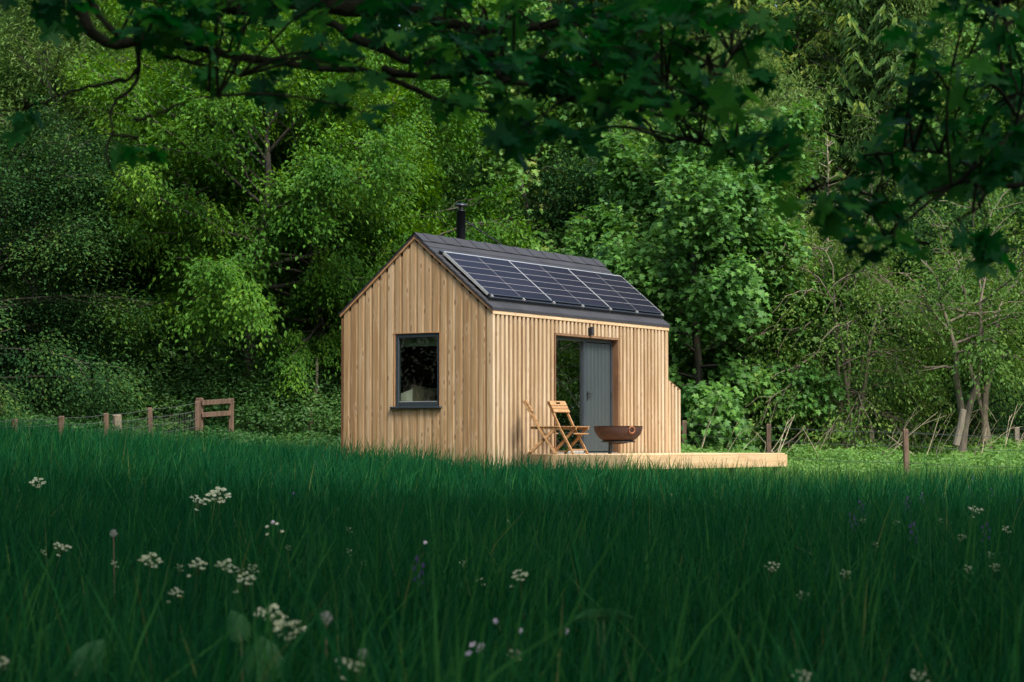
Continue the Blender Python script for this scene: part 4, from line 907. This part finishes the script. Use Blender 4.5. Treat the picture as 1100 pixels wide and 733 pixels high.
# ------------------------------------------------------------------ overhanging branches close to the camera
def smooth(P, k=24):
    P = np.asarray(P, float); t = np.linspace(0, len(P)-1, k); out = []
    for u in t:
        i = min(int(u), len(P)-2); f = u-i; p0 = P[max(i-1,0)]; p1 = P[i]; p2 = P[i+1]; p3 = P[min(i+2,len(P)-1)]
        out.append(.5*((2*p1)+(-p0+p2)*f+(2*p0-5*p1+4*p2-p3)*f*f+(-p0+3*p1-3*p2+p3)*f**3))
    return np.array(out)
def overhang(name, trunk, limbs, clumps, label, seed, canopy, thin=.48):
    r = np.random.default_rng(seed); o = empty(name, (trunk[0], trunk[1], 0), label=label, cat='tree'); base = np.array([trunk[0], trunk[1], 0.])
    wd = MB(); tw = wd; lv = MB(); allp = []
    z = np.linspace(-.2, 13, 12); tp = np.c_[.25*np.sin(z*.4), .2*np.cos(z*.5), z]; wd.tube(tp, np.interp(z, [-.2,.6,13],[.62,.42,.1]), 14)
    for pts, r0, r1 in limbs:
        P = smooth([at(*p)-base if len(p) == 3 and p[2] > 0 else np.array(p[:3])*[1,1,-1]-base for p in pts], 30)
        rr = np.linspace(r0, r1, 30)*(1+.12*np.sin(np.arange(30)*1.7)+r.normal(0,.1,30)); P = P+np.cumsum(r.normal(0,.007,P.shape),0)
        (wd if r0 > .015 else tw).tube(P, rr, 8 if r0 > .02 else 5); allp.append(P)
    AP = np.concatenate(allp)
    C = []; D = []
    for px, py, rx, ry, n, Y0, Y1 in clumps:
        for _ in range(max(1, int(n*thin))):
            a = r.uniform(0,6.28); q = math.sqrt(r.uniform(0,1)); Y = r.uniform(Y0, Y1)
            c = at(px+rx*q*math.cos(a), py-16+.8*ry*q*math.sin(a), Y)-base
            j = np.argmin(((AP-c)**2).sum(1)+r.uniform(0,.1)); s = AP[j]
            mid = (s+c)/2+r.normal(0,.04,3)+[0,0,.05]
            tw.tube(smooth([s, mid, c], 6), np.linspace(.006,.0022,6), 4, .5, False)
            C.append(c); D.append(norm(c-s))
    C = np.array(C); D = np.array(D); K = 6; M = len(C)
    Cr = np.repeat(C, K, 0); Dr = np.repeat(D, K, 0); az = np.tile(np.arange(K)*2*math.pi/K, M)+r.normal(0,.3,M*K)
    out = np.c_[np.cos(az), np.sin(az), r.normal(-.35,.35,M*K)]
    A = norm(out+Dr*.5); Nn = norm(np.array([0,0,1.])+r.normal(0,.55,(M*K,3)))
    P = Cr+A*.02+r.normal(0,.02,(M*K,3))
    lv.place(LOBED, P, A, Nn, r.uniform(.055,.11,M*K), np.clip(np.repeat(r.normal(.45,.24,M),K)+r.normal(0,.14,M*K),0,1))
    # the high crown above the view, which shades the meadow, and any added shade patch
    X = np.concatenate([r.uniform(a, b, n) for a, b, _, _, n in canopy]); Y = np.concatenate([r.uniform(a, b, n) for _, _, a, b, n in canopy]); n = len(X); x0, x1, y0, y1 = canopy[0][:4]
    low = np.maximum(6.2, CAMZ+.213*np.maximum(Y,0)+1.3)
    Z = low+r.uniform(0,1,n)**1.3*5.5
    lv.place(OVAL, np.c_[X,Y,Z]-base, norm(r.normal(0,1,(n,3))*[1,1,.4]), norm(np.array([0,0,1.])+r.normal(0,.5,(n,3))), r.uniform(.3,.5,n), r.uniform(0,1,n), 1.3)
    for k in range(16):
        e = np.array([r.uniform(x0,x1), r.uniform(y0,y1), 0]); e[2] = max(7.5, CAMZ+.213*max(e[1],0)+2.6); h = r.uniform(6,10); s = np.array([trunk[0],trunk[1],h])
        wd.tube(smooth([s-base, (s+e)/2+[0,0,1.]-base, e-base], 10), np.linspace(.13,.02,10), 7, .5, False)
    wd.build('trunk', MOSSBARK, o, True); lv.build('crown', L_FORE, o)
    return o
overhang('overhanging_maple', (-6.2, 6.5), [
    ([(-6.0,6.6,-4.2),(-70,-130,7.2),(20,-55,7.),(68,0,7.),(102,37,7.),(140,45,7.),(190,44,7.1),(239,51,7.2),(307,65,7.3),(370,69,7.4),(411,73,7.5),(452,89,7.6),(486,109,7.7),(523,119,7.8),(562,131,7.9)], .025, .005),
    ([(60,-40,7.3),(100,0,7.3),(122,28,7.2),(160,43,7.1),(205,57,7.),(256,73,6.9)], .014, .004),
    ([(-6.0,6.5,-4.6),(40,-90,8.),(170,-30,8.2),(250,4,8.2),(330,8,8.2),(411,19,8.3),(455,20,8.3),(489,34,8.4),(560,40,8.4),(640,30,8.5),(700,20,8.5),(760,24,8.5)], .05, .006),
    ([(411,73,7.5),(459,80,7.4),(517,73,7.3),(547,90,7.2),(588,106,7.2),(622,113,7.1),(663,116,7.),(694,130,7.),(740,126,6.9),(774,99,6.9),(784,78,6.9)], .014, .005),
    ([(663,116,7.),(690,100,7.1),(720,88,7.2)], .006, .003), ([(694,130,7.),(720,148,6.9),(760,152,6.8),(798,167,6.7),(815,175,6.7)], .006, .003),
    ([(146,50,7.),(152,75,6.9),(136,100,6.8),(147,136,6.7),(147,177,6.7),(160,194,6.7),(191,239,6.7)], .0075, .002),
    ([(150,75,6.9),(120,90,6.9),(99,95,6.9),(51,118,6.9),(0,123,6.9),(-30,135,6.9)], .008, .003),
    ([(147,130,6.7),(191,106,6.7),(235,80,6.7)], .006, .002),
    ([(330,8,8.2),(390,40,8.),(450,55,7.9),(510,50,7.8),(600,62,7.6),(680,60,7.5)], .02, .004)],
    [(120,35,60,26,9,6.4,7.4),(60,10,50,14,5,6.5,7.5),(205,55,60,20,7,6.4,7.2),(250,22,120,30,22,6.3,8.5),(265,80,45,28,9,6.2,7.2),(350,40,70,40,16,6.5,8.5),(350,105,60,25,8,6.3,7.5),(470,25,110,32,40,6.5,8.6),(560,60,120,40,52,6.5,8.6),(680,40,110,42,56,6.5,8.6),(770,60,70,50,26,6.2,8.),(620,110,90,28,26,6.4,7.6),(540,120,60,22,12,6.4,7.6),(700,125,80,30,18,6.3,7.5),(545,155,40,16,6,6.3,7.),(620,160,22,20,5,6.3,7.),(815,170,32,22,9,6.2,6.9),(790,110,50,30,10,6.2,7.2),(160,165,40,16,2,6.4,6.9),(40,140,40,10,1,6.5,7),(420,140,40,20,4,6.5,7.4),(5,3,25,12,3,6.5,7.5),(200,12,60,14,9,6.5,8)],
    'dark mossy maple whose shaded branches hang across the top of the picture', 500, [(-17, 1, -13, 21, 18500), (-20, -5.5, 21, 36, 13500)])  # second patch is unseen floating foliage, added to shade the fence side
overhang('overhanging_sycamore', (6.4, 7.2), [
    ([(6.2,7.2,-3.6),(1320,190,7.2),(1200,196,7.),(1100,201,6.9),(1064,205,6.9),(1030,206,6.8),(979,225,6.8),(930,219,6.8),(866,218,6.7)], .014, .003),
    ([(6.2,7.2,-4.),(1260,30,7.4),(1170,70,7.2),(1100,119,7.),(1047,170,6.9),(979,225,6.8),(950,250,6.8)], .013, .003),
    ([(6.1,7.2,-4.6),(1180,-60,7.6),(1120,-10,7.4),(1100,7,7.3),(1047,51,7.2),(990,90,7.1)], .018, .004),
    ([(1060,-40,7.4),(1071,0,7.3),(1081,61,7.2),(1100,102,7.1)], .008, .004),
    ([(1064,205,6.9),(1040,235,6.8),(1010,262,6.8),(980,270,6.8)], .006, .002), ([(1047,170,6.9),(1000,150,6.9),(960,160,6.9)], .006, .002)],
    [(1040,60,60,60,24,6.4,8.),(1075,130,45,55,18,6.4,7.8),(1010,140,50,50,15,6.4,7.6),(1000,195,80,45,20,6.3,7.5),(940,230,70,26,13,6.3,7.3),(960,262,60,32,10,6.3,7.2),(1060,262,45,34,8,6.3,7.4),(1085,190,30,30,7,6.3,7.3),(890,240,30,14,5,6.3,7.),(1095,80,20,40,7,6.5,8)],
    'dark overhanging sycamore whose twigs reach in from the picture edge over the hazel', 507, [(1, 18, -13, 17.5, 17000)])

# ------------------------------------------------------------------ light, sky, camera
SUN_EL, SUN_AZ = R_(52), R_(146)           # azimuth clockwise from +Y (north): behind the camera
w = bpy.data.worlds.new('World'); sc.world = w; w.use_nodes = True
nn = w.node_tree.nodes; bgd = nn['Background']; sky = nn.new('ShaderNodeTexSky'); sky.sky_type = 'NISHITA'; sky.sun_disc = False
sky.sun_elevation = SUN_EL; sky.sun_rotation = SUN_AZ; sky.air_density = 1.2; sky.dust_density = 2.5
w.node_tree.links.new(sky.outputs[0], bgd.inputs[0]); bgd.inputs[1].default_value = .15
sl = bpy.data.lights.new('sun', 'SUN'); sl.energy = 2.1; sl.angle = R_(13); sl.color = (1, .95, .87)
so = link('sun', sl); dv = Vector((math.sin(SUN_AZ)*math.cos(SUN_EL), math.cos(SUN_AZ)*math.cos(SUN_EL), math.sin(SUN_EL)))
so.rotation_euler = dv.to_track_quat('Z', 'Y').to_euler(); so.location = dv*60
cam = bpy.data.cameras.new('camera'); co = link('camera', cam); sc.camera = co
co.location = (0, 0, CAMZ); co.rotation_euler = (math.pi/2+PITCH, 0, 0)
cam.sensor_fit = 'HORIZONTAL'; cam.sensor_width = 36; cam.lens = F/1100*36; cam.clip_start = .05; cam.clip_end = 1000
cam.dof.use_dof = True; cam.dof.focus_distance = 36; cam.dof.aperture_fstop = 6.3
sc.view_settings.view_transform = 'Standard'; sc.view_settings.look = 'None'; sc.view_settings.exposure = 1.3; sc.view_settings.gamma = 1
cy = sc.cycles; cy.use_denoising = True; cy.max_bounces = 6; cy.diffuse_bounces = 3; cy.glossy_bounces = 3; cy.transmission_bounces = 3; cy.transparent_max_bounces = 6; cy.caustics_reflective = False; cy.caustics_refractive = False
